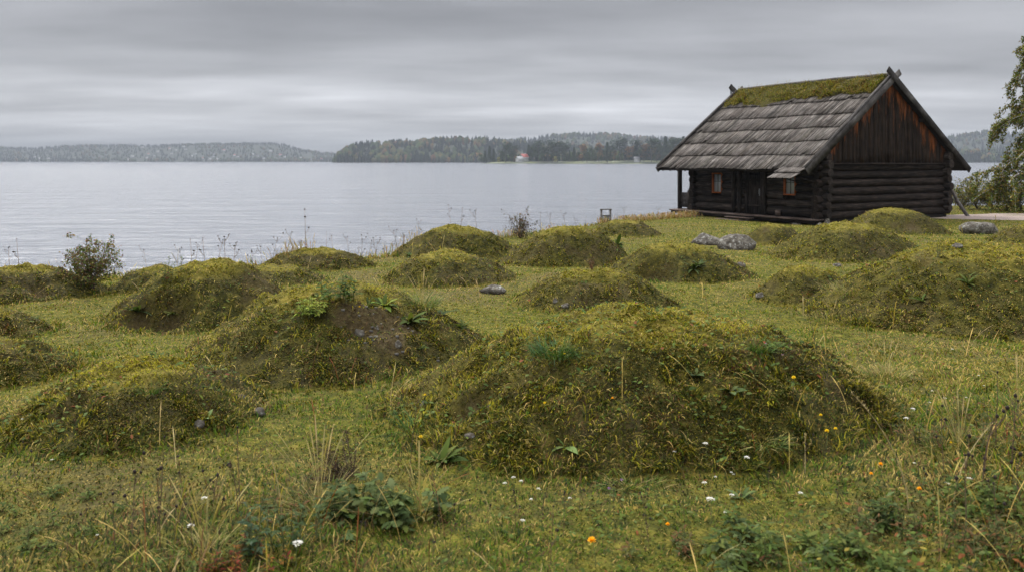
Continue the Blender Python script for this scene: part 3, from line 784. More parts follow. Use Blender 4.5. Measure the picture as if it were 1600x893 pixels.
# roof: underlay, courses of split boards, sod strip, ridge log, barge boards
mb = MB(); e = .05
for s in (-1, 1):
    Xe = RX0 if s < 0 else RX1
    mb.add([[Xe, RY0 + .06, EZ - .10], [RXM, RY0 + .06, RZ - .10], [RXM, RY1 - .06, RZ - .10], [Xe, RY1 - .06, EZ - .10],
            [Xe, RY0 + .06, EZ - .03], [RXM, RY0 + .06, RZ - .03], [RXM, RY1 - .06, RZ - .03], [Xe, RY1 - .06, EZ - .03]],
           [[0, 1, 2, 3], [4, 7, 6, 5], [0, 4, 5, 1], [3, 2, 6, 7], [0, 3, 7, 4]], (.6, .6, .6))
mb.build('roof_sheathing', M_logx, cab)
SLEN = math.hypot(RXM - RX0, RZ - EZ)
edges = [1.62, 2.72, 3.75, 4.74, 5.74, SLEN + .08]
def course_boards(mb, s, top, bot, y0, y1, lift):
    y = y0
    while y < y1:
        wd = random.uniform(.09, .17); y2 = min(y + wd, y1)
        c = jc(.42, 1.05) if random.random() > .12 else jc(.2, .5); c = (c[0] * random.uniform(.97, 1.06), c[1], c[2] * random.uniform(.94, 1.03))
        d1 = bot + random.uniform(-.03, .025) - (.18 * (random.random() < .03)); d0 = top
        hi = lift + random.uniform(0, .028); lo = .012
        yj = random.uniform(-.012, .012)
        V = []
        wob = .032 * math.sin(y * 1.7 + bot * 2.3) + .014 * math.sin(y * 5.1 + bot)
        for d_, h_ in ((d0, lo), (d1 + wob, hi)):
            for y_ in (y + .009 + (yj if d_ > d0 else 0), y2 - .009 + (yj if d_ > d0 else 0)):
                for t_ in (0, .026):
                    X_ = RXM + s * (d_ * math.cos(TH)) + s * math.sin(TH) * (h_ + t_)
                    Z_ = RZ - d_ * math.sin(TH) + math.cos(TH) * (h_ + t_)
                    V.append((X_, y_, Z_))
        mb.add(V, [[0, 2, 3, 1], [4, 5, 7, 6], [0, 1, 5, 4], [2, 6, 7, 3], [0, 4, 6, 2], [1, 3, 7, 5]], c)
        y = y2
for s in (-1, 1):
    mb = MB(); prev = 1.0
    for k, ed in enumerate(edges):
        course_boards(mb, s, prev - .05, ed, RY0 + .10, RY1 - .10, .055); prev = ed - .12
    o = mb.build('roof_boards', M_shake, cab); o['label'] = 'grey split-board courses of the ' + ('front' if s < 0 else 'rear') + ' roof slope'
# dark crosswise laths drawing a shadow line under the course ends
mb = MB()
for s in (-1, 1):
    for ed in edges[:-1]:
        d_ = ed - .09
        X_ = RXM + s * (d_ * math.cos(TH) + math.sin(TH) * .03); Z_ = RZ - d_ * math.sin(TH) + math.cos(TH) * .03
        mb.tube([(X_, RY0 + .12, Z_), (X_, RY1 - .12, Z_)], .024, 5, (.35, .35, .35))
mb.build('shadow_lath', M_barge, cab)
# sod strip: lumpy turf slab on both sides of the ridge
ys = np.linspace(RY0 + .28, RY1 - .16, 90); dd_ = np.linspace(-1.62, 1.62, 44)
DD, YY = np.meshgrid(dd_, ys)
lim = 1.42 + .55 * (fbm(YY * 1.6, DD * 0 + np.sign(DD) * 5, 66, 3) - .5) * 2
q = np.clip(DD / 1.62, -1, 1) * lim; thk = .03 + .17 * np.clip(1 - np.abs(DD / 1.62)**5, 0, 1) * (.45 + .9 * fbm(YY * 2.6, DD * 2.6, 67, 3))
thk = np.where(np.abs(DD) > 1.6, .0, thk) * np.clip(np.minimum(YY - ys[0], ys[-1] - YY) * 8 + .15, 0, 1)
XX = RXM + q * math.cos(TH) + np.sign(q) * math.sin(TH) * thk; ZZ = RZ - np.abs(q) * math.sin(TH) + math.cos(TH) * thk + .01
k = (np.arange(89)[:, None] * 44 + np.arange(43)[None]).ravel()
me = np_mesh('roof_sod', np.stack([XX.ravel(), YY.ravel(), ZZ.ravel()], 1), np.stack([k, k + 1, k + 45, k + 44], 1), np.zeros((XX.size, 3)) + .12, True)
me.materials.append(M_mound); sod = bpy.data.objects.new('roof_sod', me); COL.objects.link(sod); sod.parent = cab
sod['label'] = 'mossy turf strip along the ridge'
nb = 26000
dq = rng.uniform(-1, 1, nb); yq = rng.uniform(ys[0], ys[-1], nb)
lm = 1.42 + .55 * (fbm(yq * 1.6, dq * 0 + np.sign(dq) * 5, 66, 3) - .5) * 2; dq = dq * lm
th_ = .03 + .17 * (1 - np.abs(dq / 1.6)**5) * (.45 + .9 * fbm(yq * 2.6, dq * 2.6, 67, 3))
Xq = RXM + dq * math.cos(TH) + np.sign(dq) * math.sin(TH) * th_; Zq = RZ - np.abs(dq) * math.sin(TH) + math.cos(TH) * th_
pt = fbm(yq * 1.3, dq * 1.3, 68, 3)
wt = np.stack([.5 + 0 * pt, .9 + 0 * pt, .6 + .5 * sstep(.5, .6, pt), .2 + 1.1 * sstep(.5, .64, pt), .15 + 0 * pt, 1.2 + 0 * pt, .1 + .7 * sstep(.55, .66, pt)], 1)
hg = rng.uniform(.04, .10, nb) * (1 + 2.0 * sstep(.55, .75, fbm(yq * 2.1, dq * 2.1, 69, 3))) * (1 + 1.2 * (rng.random(nb) < .04)); hg = np.where((np.abs(dq) < .3) & (rng.random(nb) < .10 * sstep(.3, .7, fbm(yq * 1.1, dq * 0, 70, 2))), rng.uniform(.2, .55, nb), hg)
V, Fq = ribbons(np.stack([Xq, yq, Zq - .01], 1), rng.uniform(0, 6.3, nb), R(80) - np.abs(rng.normal(0, .6, nb)), hg, np.where(hg > .19, .012, .03) * rng.uniform(.6, 1.2, nb), rng.uniform(.3, 1.6, nb), 3)
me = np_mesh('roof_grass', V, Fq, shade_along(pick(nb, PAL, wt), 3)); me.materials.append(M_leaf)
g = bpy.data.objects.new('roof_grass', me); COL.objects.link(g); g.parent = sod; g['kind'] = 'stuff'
mb = MB(); mb.tube([(RXM + .05, RY0 + .1, RZ + .17), (RXM + .06, 2.5, RZ + .21), (RXM + .02, 5, RZ + .20), (RXM, RY1 - .1, RZ + .17)], .07, 8, (.9, .9, .9))
mb.build('ridge_pole', M_greyz, cab)
# barge boards: a pair at each gable, crossing above the ridge
def slab(mb, p0, p1, w_, t_, yy, c):
    p0 = np.array(p0, float); p1 = np.array(p1, float); d_ = (p1 - p0) / np.linalg.norm(p1 - p0); n_ = np.array([-d_[1], d_[0]]) * w_ / 2
    q = [p0 - n_, p0 + n_, p1 + n_, p1 - n_]
    V = [(a_[0], yy, a_[1]) for a_ in q] + [(a_[0], yy + t_, a_[1]) for a_ in q]
    mb.add(V, [[0, 1, 2, 3], [4, 7, 6, 5], [0, 4, 5, 1], [1, 5, 6, 2], [2, 6, 7, 3], [3, 7, 4, 0]], c)
ct, st_ = math.cos(TH), math.sin(TH)
for yy in (RY0 - .02, RY1 - .04):
    near = yy < 0
    for s in (-1, 1):
        mb = MB(); o2 = .0 if s < 0 else -.048 if near else .048
        over = .62 if s > 0 else .50
        p_low = (RXM + s * (SLEN + .10) * ct, RZ - (SLEN + .10) * st_ - .02); p_hi = (RXM - s * over * ct, RZ + over * st_ - .02)
        slab(mb, p_low, p_hi, .27, .045, yy + o2, (1, 1, 1) if s < 0 else (.55, .55, .55))
        if s < 0: slab(mb, (p_low[0] - .1 * st_ * 0, p_low[1] + .17), (RXM - .1, RZ + .12), .11, .10, yy + .05 if near else yy - .06, (1.25, 1.25, 1.25))
        else: slab(mb, (p_low[0], p_low[1] + .16), (RXM + .1, RZ + .12), .10, .10, yy + .05 if near else yy - .06, (.8, .8, .8))
        mb.build('barge_board', M_barge, cab)
# round purlin ends under the gable overhang, and rafters under the front eave
for X_ in (0.1, 2.1, 6.3, 8.3):
    zc_ = roofz(X_) - .24
    MB().tube([(X_, RY0 + .06, zc_), (X_, RY1 - .06, zc_)], .10, 8, (.8, .8, .8)).build('purlin', M_logy, cab, smooth=True)
for k in range(17):
    y_ = .1 + k * .53
    if y_ > RY1 - .2: break
    mb = MB(); mb.tube([(RX0 + .07, y_, EZ - .15 + .06 * SL), (.9, y_, EZ - .15 + 2.1 * SL)], .045, 7, jc(.3, 1.6)); mb.build('rafter', M_logx, cab)
# deck, sills, foundation
mb = MB()
for k, (x0, x1) in enumerate(((-.62, -.42), (-.41, -.21), (-.20, .0))): mb.box(x0, x1, -.15 + .02 * k, 8.70 - .03 * k, .02 + .004 * k, .075 + .003 * k, jc(.2, 1))
mb.box(.0, 1.6, 7.7, 8.70, .02, .085, (.9, .9, .9))
mb.build('deck', M_deck, cab)
mb = MB()
mb.box(-.56, -.42, -.1, 8.62, -.10, .016, (.5, .5, .5)); mb.box(-.05, .25, .1, 7.7, -.16, .012, (.35, .35, .35)); mb.box(.3, 8.3, -.08, .20, -.10, .016, (.35, .35, .35))
mb.build('sill_beam', M_logy, cab)
# door in its frame
dr = empty('door', (0, 0, 0), 0, cab)
mb = MB(); y = DOOR[0] + .12
while y < DOOR[1] - .13: mb.box(.045, .075, y + .003, min(y + .15, DOOR[1] - .12) - .003, .11, 1.84, jc(.25, 1.1)); y += .15
dl = mb.build('door_leaf', M_logz, dr); 
mb = MB(); mb.box(.022, .045, DOOR[0] + .14, DOOR[1] - .14, .42, .50, (3.2, 3, 2.9)); mb.box(.022, .045, DOOR[0] + .14, DOOR[1] - .14, 1.58, 1.66, (.9, .9, .9)); mb.build('door_batten', M_logy, dr)
mb = MB(); mb.tube([(.02, DOOR[0] + .20, .98), (-.03, DOOR[0] + .20, 1.0), (-.03, DOOR[0] + .20, 1.14), (.02, DOOR[0] + .20, 1.16)], .011, 6, (.5, .5, .5)); mb.box(.028, .043, DOOR[0] + .165, DOOR[0] + .235, .90, 1.22, (.5, .5, .5)); mb.build('handle', M_metal, dr)
mb = MB(); mb.box(-.03, .15, DOOR[0], DOOR[0] + .115, .08, 1.95, (1, 1, 1)).box(-.03, .15, DOOR[1] - .115, DOOR[1], .08, 1.95, (1, 1, 1)).box(-.035, .15, DOOR[0], DOOR[1], 1.951, 2.06, (1, 1, 1)); mb.build('door_frame', M_logz, dr)
for yy in (DOOR[0] - .30, DOOR[1] + .16, DOOR[1] + .52): MB().box(-.19, -.03, yy, yy + .15, .09, 2.75, jc(.2, 1.3)).build('post', M_logz, cab)
# windows
for q in (W1Y, W2Y):
    wn = empty('window', (0, 0, 0), 0, cab)
    y0, y1, q0, q1 = q
    mb = MB(); t = .055
    mb.box(-.05, .14, y0, y0 + t, q0, q1).box(-.05, .14, y1 - t, y1, q0, q1).box(-.052, .14, y0 - .01, y1 + .01, q1, q1 + t).box(-.06, .14, y0 - .01, y1 + .01, q0 - t, q0)
    b_ = mb.build('frame', M_frame, wn)
    mc = MB(); mc.add(np.concatenate(mb.V), np.concatenate(mb.F), (1, 1, 1)); b_.data.color_attributes['Col'].data.foreach_set('color', np.ones(len(b_.data.vertices) * 4, np.float32))
    MB().box(.05, .06, y0 + t, y1 - t, q0, q1).build('pane', M_pane, wn)
    ym = (y0 + y1) / 2; zm = (q0 + q1) / 2
    mb = MB(); mb.box(.02, .048, ym - .014, ym + .014, q0, q1, (.8, 1, 1)).box(.022, .048, y0 + t, ym - .014, zm + .06, zm + .085, (.8, 1, 1)).box(.022, .048, ym + .014, y1 - t, zm + .06, zm + .085, (.8, 1, 1))
    mb.build('glazing_bar', M_greyz, wn)
# small lean-to awning over the near window
aw = empty('awning', (0, 0, 0), 0, cab)
mb = MB(); t0_, t1_ = math.atan2(.42, 1.0), 0
for (xa, xb_, lift) in ((-1.08, -1.66, .0), (-1.56, -2.08, .035)):
    y = -.24
    while y < 1.02:
        wd = random.uniform(.09, .16); y2 = min(y + wd, 1.02); jx = random.uniform(-.03, .03)
        za = 2.20 + (xa + 1.08) * .46 + (.035 if xb_ > -1.7 else 0); zb = 2.20 + (xb_ + 1.08) * .46 + (.055 if xb_ > -1.7 else .02)
        V = []
        for (x_, z_) in ((xa, za), (xb_ + jx, zb + random.uniform(0, .015))):
            for y_ in (y + .004, y2 - .004):
                for t_ in (0, .024): V.append((x_, y_, z_ + t_))
        mb.add(V, [[0, 2, 3, 1], [4, 5, 7, 6], [0, 1, 5, 4], [2, 6, 7, 3], [0, 4, 6, 2], [1, 3, 7, 5]], jc(.25, 1.25)); y = y2
mb.build('awning_boards', M_shake, aw)
mb = MB()
for y_ in (-.10, .88): mb.tube([(-.9, y_, 2.26), (-2.0, y_, 1.745)], .026, 6, (.8, .8, .8)); mb.tube([(-.02 + 0 * y_, max(y_, .1), 1.50), (-1.7, y_, 1.85)], .024, 6, (.7, .7, .7))
mb.build('awning_bracket', M_logx, aw)
# porch at the far end
for X_ in (-.02, 2.3): MB().box(X_ - .08, X_ + .08, 8.50, 8.66, .08, roofz(X_) - .25, (1.2, 1.2, 1.2)).build('porch_post', M_logz, cab)
MB().box(-.07, .07, 7.84, 7.98, .08, 1.0, (1.3, 1.3, 1.3)).build('porch_post', M_logz, cab)
rl = empty('porch_railing', (0, 0, 0), 0, cab)
MB().box(-.05, .04, 7.98, 8.50, .84, .90, (2.6, 2.5, 2.4)).box(-.03, .02, 7.98, 8.50, .20, .26, (1.2, 1.2, 1.2)).build('rail', M_logy, rl)
for k in range(5): MB().box(-.055, -.032, 8.01 + k * .098, 8.08 + k * .098, .17, .835, jc(.2, 3.4)).build('baluster', M_logz, rl)
MB().box(-.05, .05, 7.6, 8.66, 2.42, 2.56, (1, 1, 1)).build('porch_beam', M_logy, cab)
# flue pipe at the far gable
mb = MB(); mb.tube([(3.9, RY1 + .16, .0), (3.9, RY1 + .16, 6.2)], .05, 10, (1, 1, 1)); mb.tube([(3.9, RY1 + .16, 6.2), (3.9, RY1 + .16, 6.26)], .075, 10, (1, 1, 1)); mb.build('flue_pipe', M_metal, cab)
reg(cab)
# doorstep planks, stones, a leaning pole and a wooden block
def cw(X, Y, Z=0): return (CA[0] + X * cv[0] + Y * cu[0], CA[1] + X * cv[1] + Y * cu[1], CZ0 + Z)
def stone(loc, sx, sy, sz, seed, label, mat=M_stone, cat='stone', name='stone', group=None, rz=None, n=28, rough=.35):
    u = np.linspace(0, 2 * math.pi, n, endpoint=False); v_ = np.linspace(-.5 * math.pi, .5 * math.pi, n // 2)
    U, W_ = np.meshgrid(u, v_); D_ = np.stack([np.cos(W_) * np.cos(U), np.cos(W_) * np.sin(U), np.sin(W_)], -1)
    cut = np.ones(U.shape) * 1.0; rs = np.random.default_rng(seed)
    for _ in range(9):                                            # cleave the lump with a few planes
        nn_ = rs.normal(size=3); nn_[2] = abs(nn_[2]) * .8; nn_ /= np.linalg.norm(nn_); dist = rs.uniform(.48, .88)
        dt = D_ @ nn_; cut = np.minimum(cut, np.where(dt > .05, dist / np.maximum(dt, .05), 9))
    rr = cut * (1 + rough * .5 * (fbm(D_[..., 0] * 4 + seed, D_[..., 1] * 4 + D_[..., 2] * 3.3, seed, 5) - .5))
    V = (D_ * rr[..., None] * np.array([sx, sy, sz]) / 2).reshape(-1, 3)
    V = np.concatenate([V[:], []]) if False else V
    r_, c_ = U.shape; Fq = []
    for a_ in range(r_ - 1):
        for b_ in range(c_): Fq.append([a_ * c_ + b_, a_ * c_ + (b_ + 1) % c_, (a_ + 1) * c_ + (b_ + 1) % c_, (a_ + 1) * c_ + b_])
    me = np_mesh(name, V, Fq, smooth=False); me.materials.append(mat)
    o = bpy.data.objects.new(name, me); COL.objects.link(o); o.location = loc; o.rotation_euler = (0, 0, rz if rz is not None else seed)
    return tag(o, label, cat, group)
def beside(X0, Y0): p_ = cw(X0, Y0); return float(top_h(p_[0], p_[1])[0])
for (x0, x1, zt, y0, y1, lb) in ((-1.02, -.72, -.02, 3.0, 4.5, 'upper grey doorstep plank below the cabin door'), (-1.42, -1.08, -.12, 3.2, 4.75, 'lower grey doorstep plank on the grass below the cabin door')):
    o = empty('doorstep', cw((x0 + x1) / 2, (y0 + y1) / 2, zt), CROT); hx, hy = (x1 - x0) / 2, (y1 - y0) / 2
    MB().box(-hx, hx, -hy, hy, -.05, 0, (1, 1, 1)).build('plank', M_deck, o)
    for yy in (-hy + .1, hy - .25): MB().box(-hx + .03, hx - .03, yy, yy + .15, -.22, -.052, (.6, .6, .6)).build('support', M_deck, o)
    tag(o, lb, 'doorstep')
p0 = cw(9.62, -.35); gz = beside(9.62, -.35)
mb = MB(); mb.tube([(p0[0], p0[1], gz - .08), (p0[0] - .55, p0[1] + .0, gz + .72), cw(8.58, -.02, 1.45)], [.085, .075, .065], 8, (1.1, 1.05, 1)); tag(mb.build('leaning_pole', M_greyz), 'grey log prop leaning on the right corner of the cabin', 'pole')
q = cw(-.20, 2.12, .09); o = MB().box(-.05, .05, -.11, .11, 0, .26, (2.6, 2.2, 1.9)).build('wood_block', M_deck); o.location = q; o.rotation_euler = (0, R(-10), CROT + .2); tag(o, 'small pale wooden block on the deck beside the cabin door', 'wood block')
for (X_, Y_, sx, sy, sz, sd, lb) in ((-.50, -.28, .42, .35, .26, 11, 'pale flat stone under the front right corner of the cabin deck'), (-.05, -.28, .34, .3, .46, 12, 'dark upright stone against the near corner of the cabin'),
                                     (-.6, 8.6, .6, .4, .28, 13, 'stone under the porch end of the cabin deck'), (-.85, 6.6, .7, .35, .10, 14, 'flat stone slab lying in the grass before the first window'),
                                     (-.45, .9, .5, .4, .22, 15, 'low stone under the deck below the awning')):
    q = cw(X_, Y_); stone((q[0], q[1], beside(X_, Y_) + sz * .18), sx, sy, sz, sd, lb)

# ------------------------------------------------------------------ far shores
def at(px, D): return (px - 800) / F * D
def low_trees(P, Ht, kind, colr, nf=1):
    """small ragged crowns for a far wood: stacks of jagged skirts (kind 0) or lumpy crowns (kind 1)"""
    N = len(P); VV = []; FF = []; CC = []; n0 = 0
    for kd in (0, 1):
        s = np.nonzero(kind == kd)[0]
        if not len(s): continue
        ns = 7
        lv = np.array([0.0, .25, .26, .55, .56, .8, .81, 1.0]) if kd == 0 else np.array([0, .12, .35, .6, .8, .93, 1.0])
        rd = np.array([.23, .13, .19, .085, .13, .04, .07, .0]) if kd == 0 else np.array([.05, .24, .33, .34, .25, .12, .0])
        th = np.arange(ns) * 2 * math.pi / ns
        n = len(s); K = len(lv)
        rr = rd[None, :, None] * (1 + (rng.random((n, K, ns)) - .5) * .9)
        zz = lv[None, :, None] + (rng.random((n, K, ns)) - .5) * .07
        ph = rng.uniform(0, 6, n)[:, None, None]
        V = np.stack([np.cos(th + ph) * rr, np.sin(th + ph) * rr, zz], -1) * Ht[s][:, None, None, None] + P[s][:, None, None, :]
        b = (np.arange(n) * K * ns)[:, None, None]; k = (np.arange(K - 1) * ns)[None, :, None]; j = np.arange(ns)[None, None]; j2 = (j + 1) % ns
        Fq = np.stack([b + k + j, b + k + j2, b + k + ns + j2, b + k + ns + j], -1).reshape(-1, 4)
        C = colr[s][:, None, None, :] * (1 + (rng.random((n, K, ns, 1)) - .5) * .6)
        VV.append(V.reshape(-1, 3)); FF.append(Fq + n0); CC.append(C.reshape(-1, 3)); n0 += n * K * ns
    return np.concatenate(VV), np.concatenate(FF), np.concatenate(CC)
CON = [(.012, .026, .014), (.018, .034, .014), (.010, .020, .012)]
def landmass(name, label, prof, D0, depth, treeH, ntree, autumn, seed, houses=(), gap=0, wl=''):
    pxs = np.array([q[0] for q in prof], float); tops = np.array([q[1] for q in prof], float)
    pc = np.linspace(pxs[0], pxs[-1], 260); rowf = np.linspace(-.05, 1.6, 34)
    def hz_(px, f):
        Dd = D0 + depth * f
        crest_ = np.maximum((HOR - np.interp(px, pxs, tops)) / F * (D0 + depth) + CZ - treeH * .80, WATER + 1)
        k = np.where(f < 1, sstep(-.08, 1.0, f)**.9, 1 - .5 * (f - 1))
        z = WATER - .8 + (crest_ - WATER) * k
        return at(px, Dd), Dd + 0 * px, z + (fbm(px * .06, f * 5, seed, 3) - .5) * treeH * .5 * np.clip(f * 3, 0, 1)
    A, B = np.meshgrid(pc, rowf); X, Y, Z = hz_(A, B)
    Z = np.where((B < .0), WATER - 1.5, Z)
    k = (np.arange(33)[:, None] * 260 + np.arange(259)[None]).ravel()
    me = np_mesh(name, np.stack([X.ravel(), Y.ravel(), Z.ravel()], 1), np.stack([k, k + 1, k + 261, k + 260], 1), smooth=True); me.materials.append(M_hill)
    o = bpy.data.objects.new(name, me); COL.objects.link(o); tag(o, label, 'hills', kind='structure')
    px = rng.uniform(pxs[0] + 1, pxs[-1] - 1, ntree); f = rng.uniform(.0, 1.0, ntree)**1.35; f[: ntree // 6] = rng.uniform(.0, .04, ntree // 6)
    f[ntree // 6: ntree // 3] = rng.uniform(.92, 1.04, ntree // 3 - ntree // 6)
    ok = np.ones(ntree, bool)
    for (hp, hf) in houses: ok &= ~((np.abs(px - hp) < 2.2) & (f < hf + .02) & (f > hf - .22))
    ok &= fbm(px * .05, f * 4, seed + 5, 2) > gap
    px, f = px[ok], f[ok]; n = len(px)
    X, Y, Z = hz_(px, f)
    aut = fbm(px * .035, f * 2.5, seed + 9, 2) + (rng.random(n) - .5) * .35
    kind = (aut > .52).astype(int)
    C = pick(n, CON, [.5, .3, .3]); dec = pick(n, [(.05, .07, .02), (.09, .08, .025), (.12, .075, .025), (.11, .055, .025)], [.45, .3, .3, .12]); grn = pick(n, [(.04, .06, .022)], [1.])
    C = np.where((kind == 1)[:, None], np.where((rng.random(n) < autumn)[:, None], dec, grn), C)
    Ht = treeH * rng.uniform(.55, 1.25, n) * np.where(kind == 1, .85, 1.)
    V, Fq, Cc = low_trees(np.stack([X, Y, Z - Ht * .05], 1), Ht, kind, C)
    me = np_mesh('forest', V, Fq, Cc); me.materials.append(M_far)
    o = bpy.data.objects.new('forest', me); COL.objects.link(o); tag(o, wl, 'forest', kind='stuff')
    return hz_
# left shore, low hills lost in the cloud
lh = [(p_, y_) for p_, y_ in ((207, 246), (222, 233), (247, 240), (265, 236), (287, 232), (290, 238), (300, 246), (305, 243), (232, 243), (240, 245), (229, 248), (268, 243), (275, 239), (318, 248), (328, 250), (334, 244), (340, 250), (333, 247), (366, 245), (371, 247), (395, 244), (403, 246), (423, 241), (438, 245), (445, 247), (412, 249), (470, 246), (486, 249), (502, 247), (55, 245), (62, 248), (75, 248), (200, 250), (350, 240))]
LP = [(-260, 232), (-60, 227), (0, 229), (60, 230), (100, 227), (180, 225), (240, 226), (300, 224), (350, 223), (400, 223), (430, 222), (450, 226), (470, 232), (500, 236), (530, 240), (600, 246), (680, 252)]
hs = []
for (p_, y_) in lh: hs.append((p_, float(np.clip((253.2 - y_) / 26, .04, .8))))
hzL = landmass('hills', 'long low wooded hill fading into cloud on the left shore', LP, 3000, 700, 13, 5200, .45, 201, hs, .22, 'hazy forest on the left far shore')
M_wh = new_mat('white far wall')[0]; M_wh.node_tree.nodes['Principled BSDF'].inputs['Base Color'].default_value = (.42, .42, .42, 1)
M_rf = new_mat('red tile roof')[0]; M_rf.node_tree.nodes['Principled BSDF'].inputs['Base Color'].default_value = (.42, .10, .08, 1)
M_dk = new_mat('slate roof')[0]; M_dk.node_tree.nodes['Principled BSDF'].inputs['Base Color'].default_value = (.12, .12, .13, 1)
M_wd = new_mat('dark window glass')[0]; M_wd.node_tree.nodes['Principled BSDF'].inputs['Base Color'].default_value = (.05, .06, .07, 1)
def house(loc, w_, d_, h_, rz, roofm, name='house', wins=False, chim=False):
    o = empty(name, loc, rz)
    mb = MB(); mb.box(-w_ / 2, w_ / 2, -d_ / 2, d_ / 2, -3, h_)
    mb.add([(-w_ / 2, -d_ / 2, h_), (-w_ / 2, d_ / 2, h_), (-w_ / 2, 0, h_ + d_ * .42)], [[0, 1, 2]]); mb.add([(w_ / 2, -d_ / 2, h_), (w_ / 2, d_ / 2, h_), (w_ / 2, 0, h_ + d_ * .42)], [[0, 2, 1]])
    mb.build('wall', M_wh, o)
    mb = MB(); e_ = .5
    for s in (-1, 1):
        a_ = [(-w_ / 2 - e_, s * (d_ / 2 + e_), h_ - .42 * e_), (w_ / 2 + e_, s * (d_ / 2 + e_), h_ - .42 * e_), (w_ / 2 + e_, 0, h_ + d_ * .42), (-w_ / 2 - e_, 0, h_ + d_ * .42)]
        V = a_ + [(x_, y_, z_ + .25) for x_, y_, z_ in a_]
        mb.add(V, [[0, 1, 2, 3], [4, 7, 6, 5], [0, 4, 5, 1], [1, 5, 6, 2], [3, 7, 4, 0]])
    rf = mb.build('roof', roofm, o)
    if chim: MB().box(w_ * .15, w_ * .15 + .9, -.4, .5, h_ + d_ * .3, h_ + d_ * .42 + 1.3).build('chimney', M_wh, rf)
    if wins:
        for k in range(4):
            x_ = -w_ / 2 + w_ * (k + .6) / 4.2
            MB().box(x_, x_ + w_ * .09, -d_ / 2 - .03, -d_ / 2 + .05, h_ * .35, h_ * .72).build('window', M_wd, o)
    return o
HO = []
gl = 'tiny pale house on the hazy left hillside'
for i, ((p_, y_), (_, f_)) in enumerate(zip(lh, hs)):
    X, Y, Z = hzL(np.array([float(p_)]), np.array([f_]))
    big = (p_, y_) in ((222, 233), (290, 238), (423, 241))
    red = i % 5 == 3
    o = house((float(X[0]), float(Y[0]), float(Z[0])), random.uniform(7, 11) * (1.5 if big else 1), random.uniform(6, 8), random.uniform(2.5, 4), random.uniform(-.7, .7), M_rf if red else M_dk if i % 2 else M_wh)
    HO.append((p_, o))
    if big: tag(o, {222: 'largest white house high up among trees, left part of the hazy hillside', 290: 'wide white building in the middle of the hazy hillside village', 423: 'wide white house at the right end of the hazy hillside village'}[p_], 'house', 'houses on the hazy far hillside')
    elif p_ < 90: tag(o, 'small pale house at the foot of the leftmost hazy hill', 'house', 'houses left of the hillside village')
    elif red: tag(o, 'tiny red-roofed house in the village on the hazy left hillside', 'house', 'red-roofed houses on the far hillside')
    else: tag(o, 'tiny pale grey-roofed or white house on the hazy left hillside' if False else ('tiny white house with dark roof on the hazy left hillside' if i % 2 else 'tiny all-white house on the hazy left hillside'), 'house', 'dark-roofed houses on the far hillside' if i % 2 else 'all-white houses on the far hillside')
# wooded headland and the ridge behind it
landmass('hills', 'wooded headland in the middle of the lake horizon', [(521, 255), (524, 247), (530, 236), (545, 226), (565, 222), (600, 221), (650, 218), (690, 215), (725, 214), (760, 216), (800, 219), (850, 224), (900, 228), (1000, 232), (1200, 236), (1500, 232), (1800, 240)],
         1650, 260, 17, 5200, .65, 301, wl='mixed autumn forest covering the middle headland')
landmass('hills', 'farther wooded ridge behind the headland, paler in the haze', [(700, 250), (770, 219), (830, 216), (860, 211), (900, 207), (935, 207), (980, 210), (1020, 214), (1070, 216), (1150, 214), (1300, 216), (1420, 217), (1480, 213), (1510, 208), (1545, 204), (1600, 206), (1700, 214), (1900, 225)],
         2300, 420, 17, 5200, .5, 401, wl='hazy forest on the ridge behind the headland')
# low tree point with a red-roofed house
PD = 1000
pp = [(748, 256), (775, 253.5), (860, 252.5), (960, 251.5), (1080, 251), (1250, 251), (1420, 252.5), (1480, 256)]
pc = np.linspace(745, 1485, 240); fr = np.linspace(-.1, 1, 14)
A, B = np.meshgrid(pc, fr)
Yp = PD + B * 130 + (fbm(A * .02, A * 0, 15, 3) - .5) * 30; Xp = at(A, PD) + B * 14
Zp = WATER - .9 + np.interp(A, [748, 760, 1000, 1470, 1484], [0, 1.6, 3.0, 3.0, 0]) * sstep(-.02, .5, B) * 1.3 + sstep(-.05, .05, B) * .9
k = (np.arange(13)[:, None] * 240 + np.arange(239)[None]).ravel()
m, n, b = new_mat('point meadow'); M_pt = m
n.links.new(ramp_(n, noise(n, pos(n), .03, 3), [(.42, (.035, .05, .02)), (.6, (.15, .17, .05))]), b.inputs['Base Color'])
me = np_mesh('shore', np.stack([Xp.ravel(), Yp.ravel(), Zp.ravel()], 1), np.stack([k, k + 1, k + 241, k + 240], 1), smooth=True); me.materials.append(M_pt)
o = bpy.data.objects.new('shore', me); COL.objects.link(o); tag(o, 'low grassy tree-lined point reaching into the lake', 'shore', kind='structure')
def ptz(px, f): return WATER + np.interp(px, [748, 760, 1000, 1470, 1484], [0, 1.6, 3.0, 3.0, 0]) * float(sstep(-.02, .5, f)) * 1.3 - .2
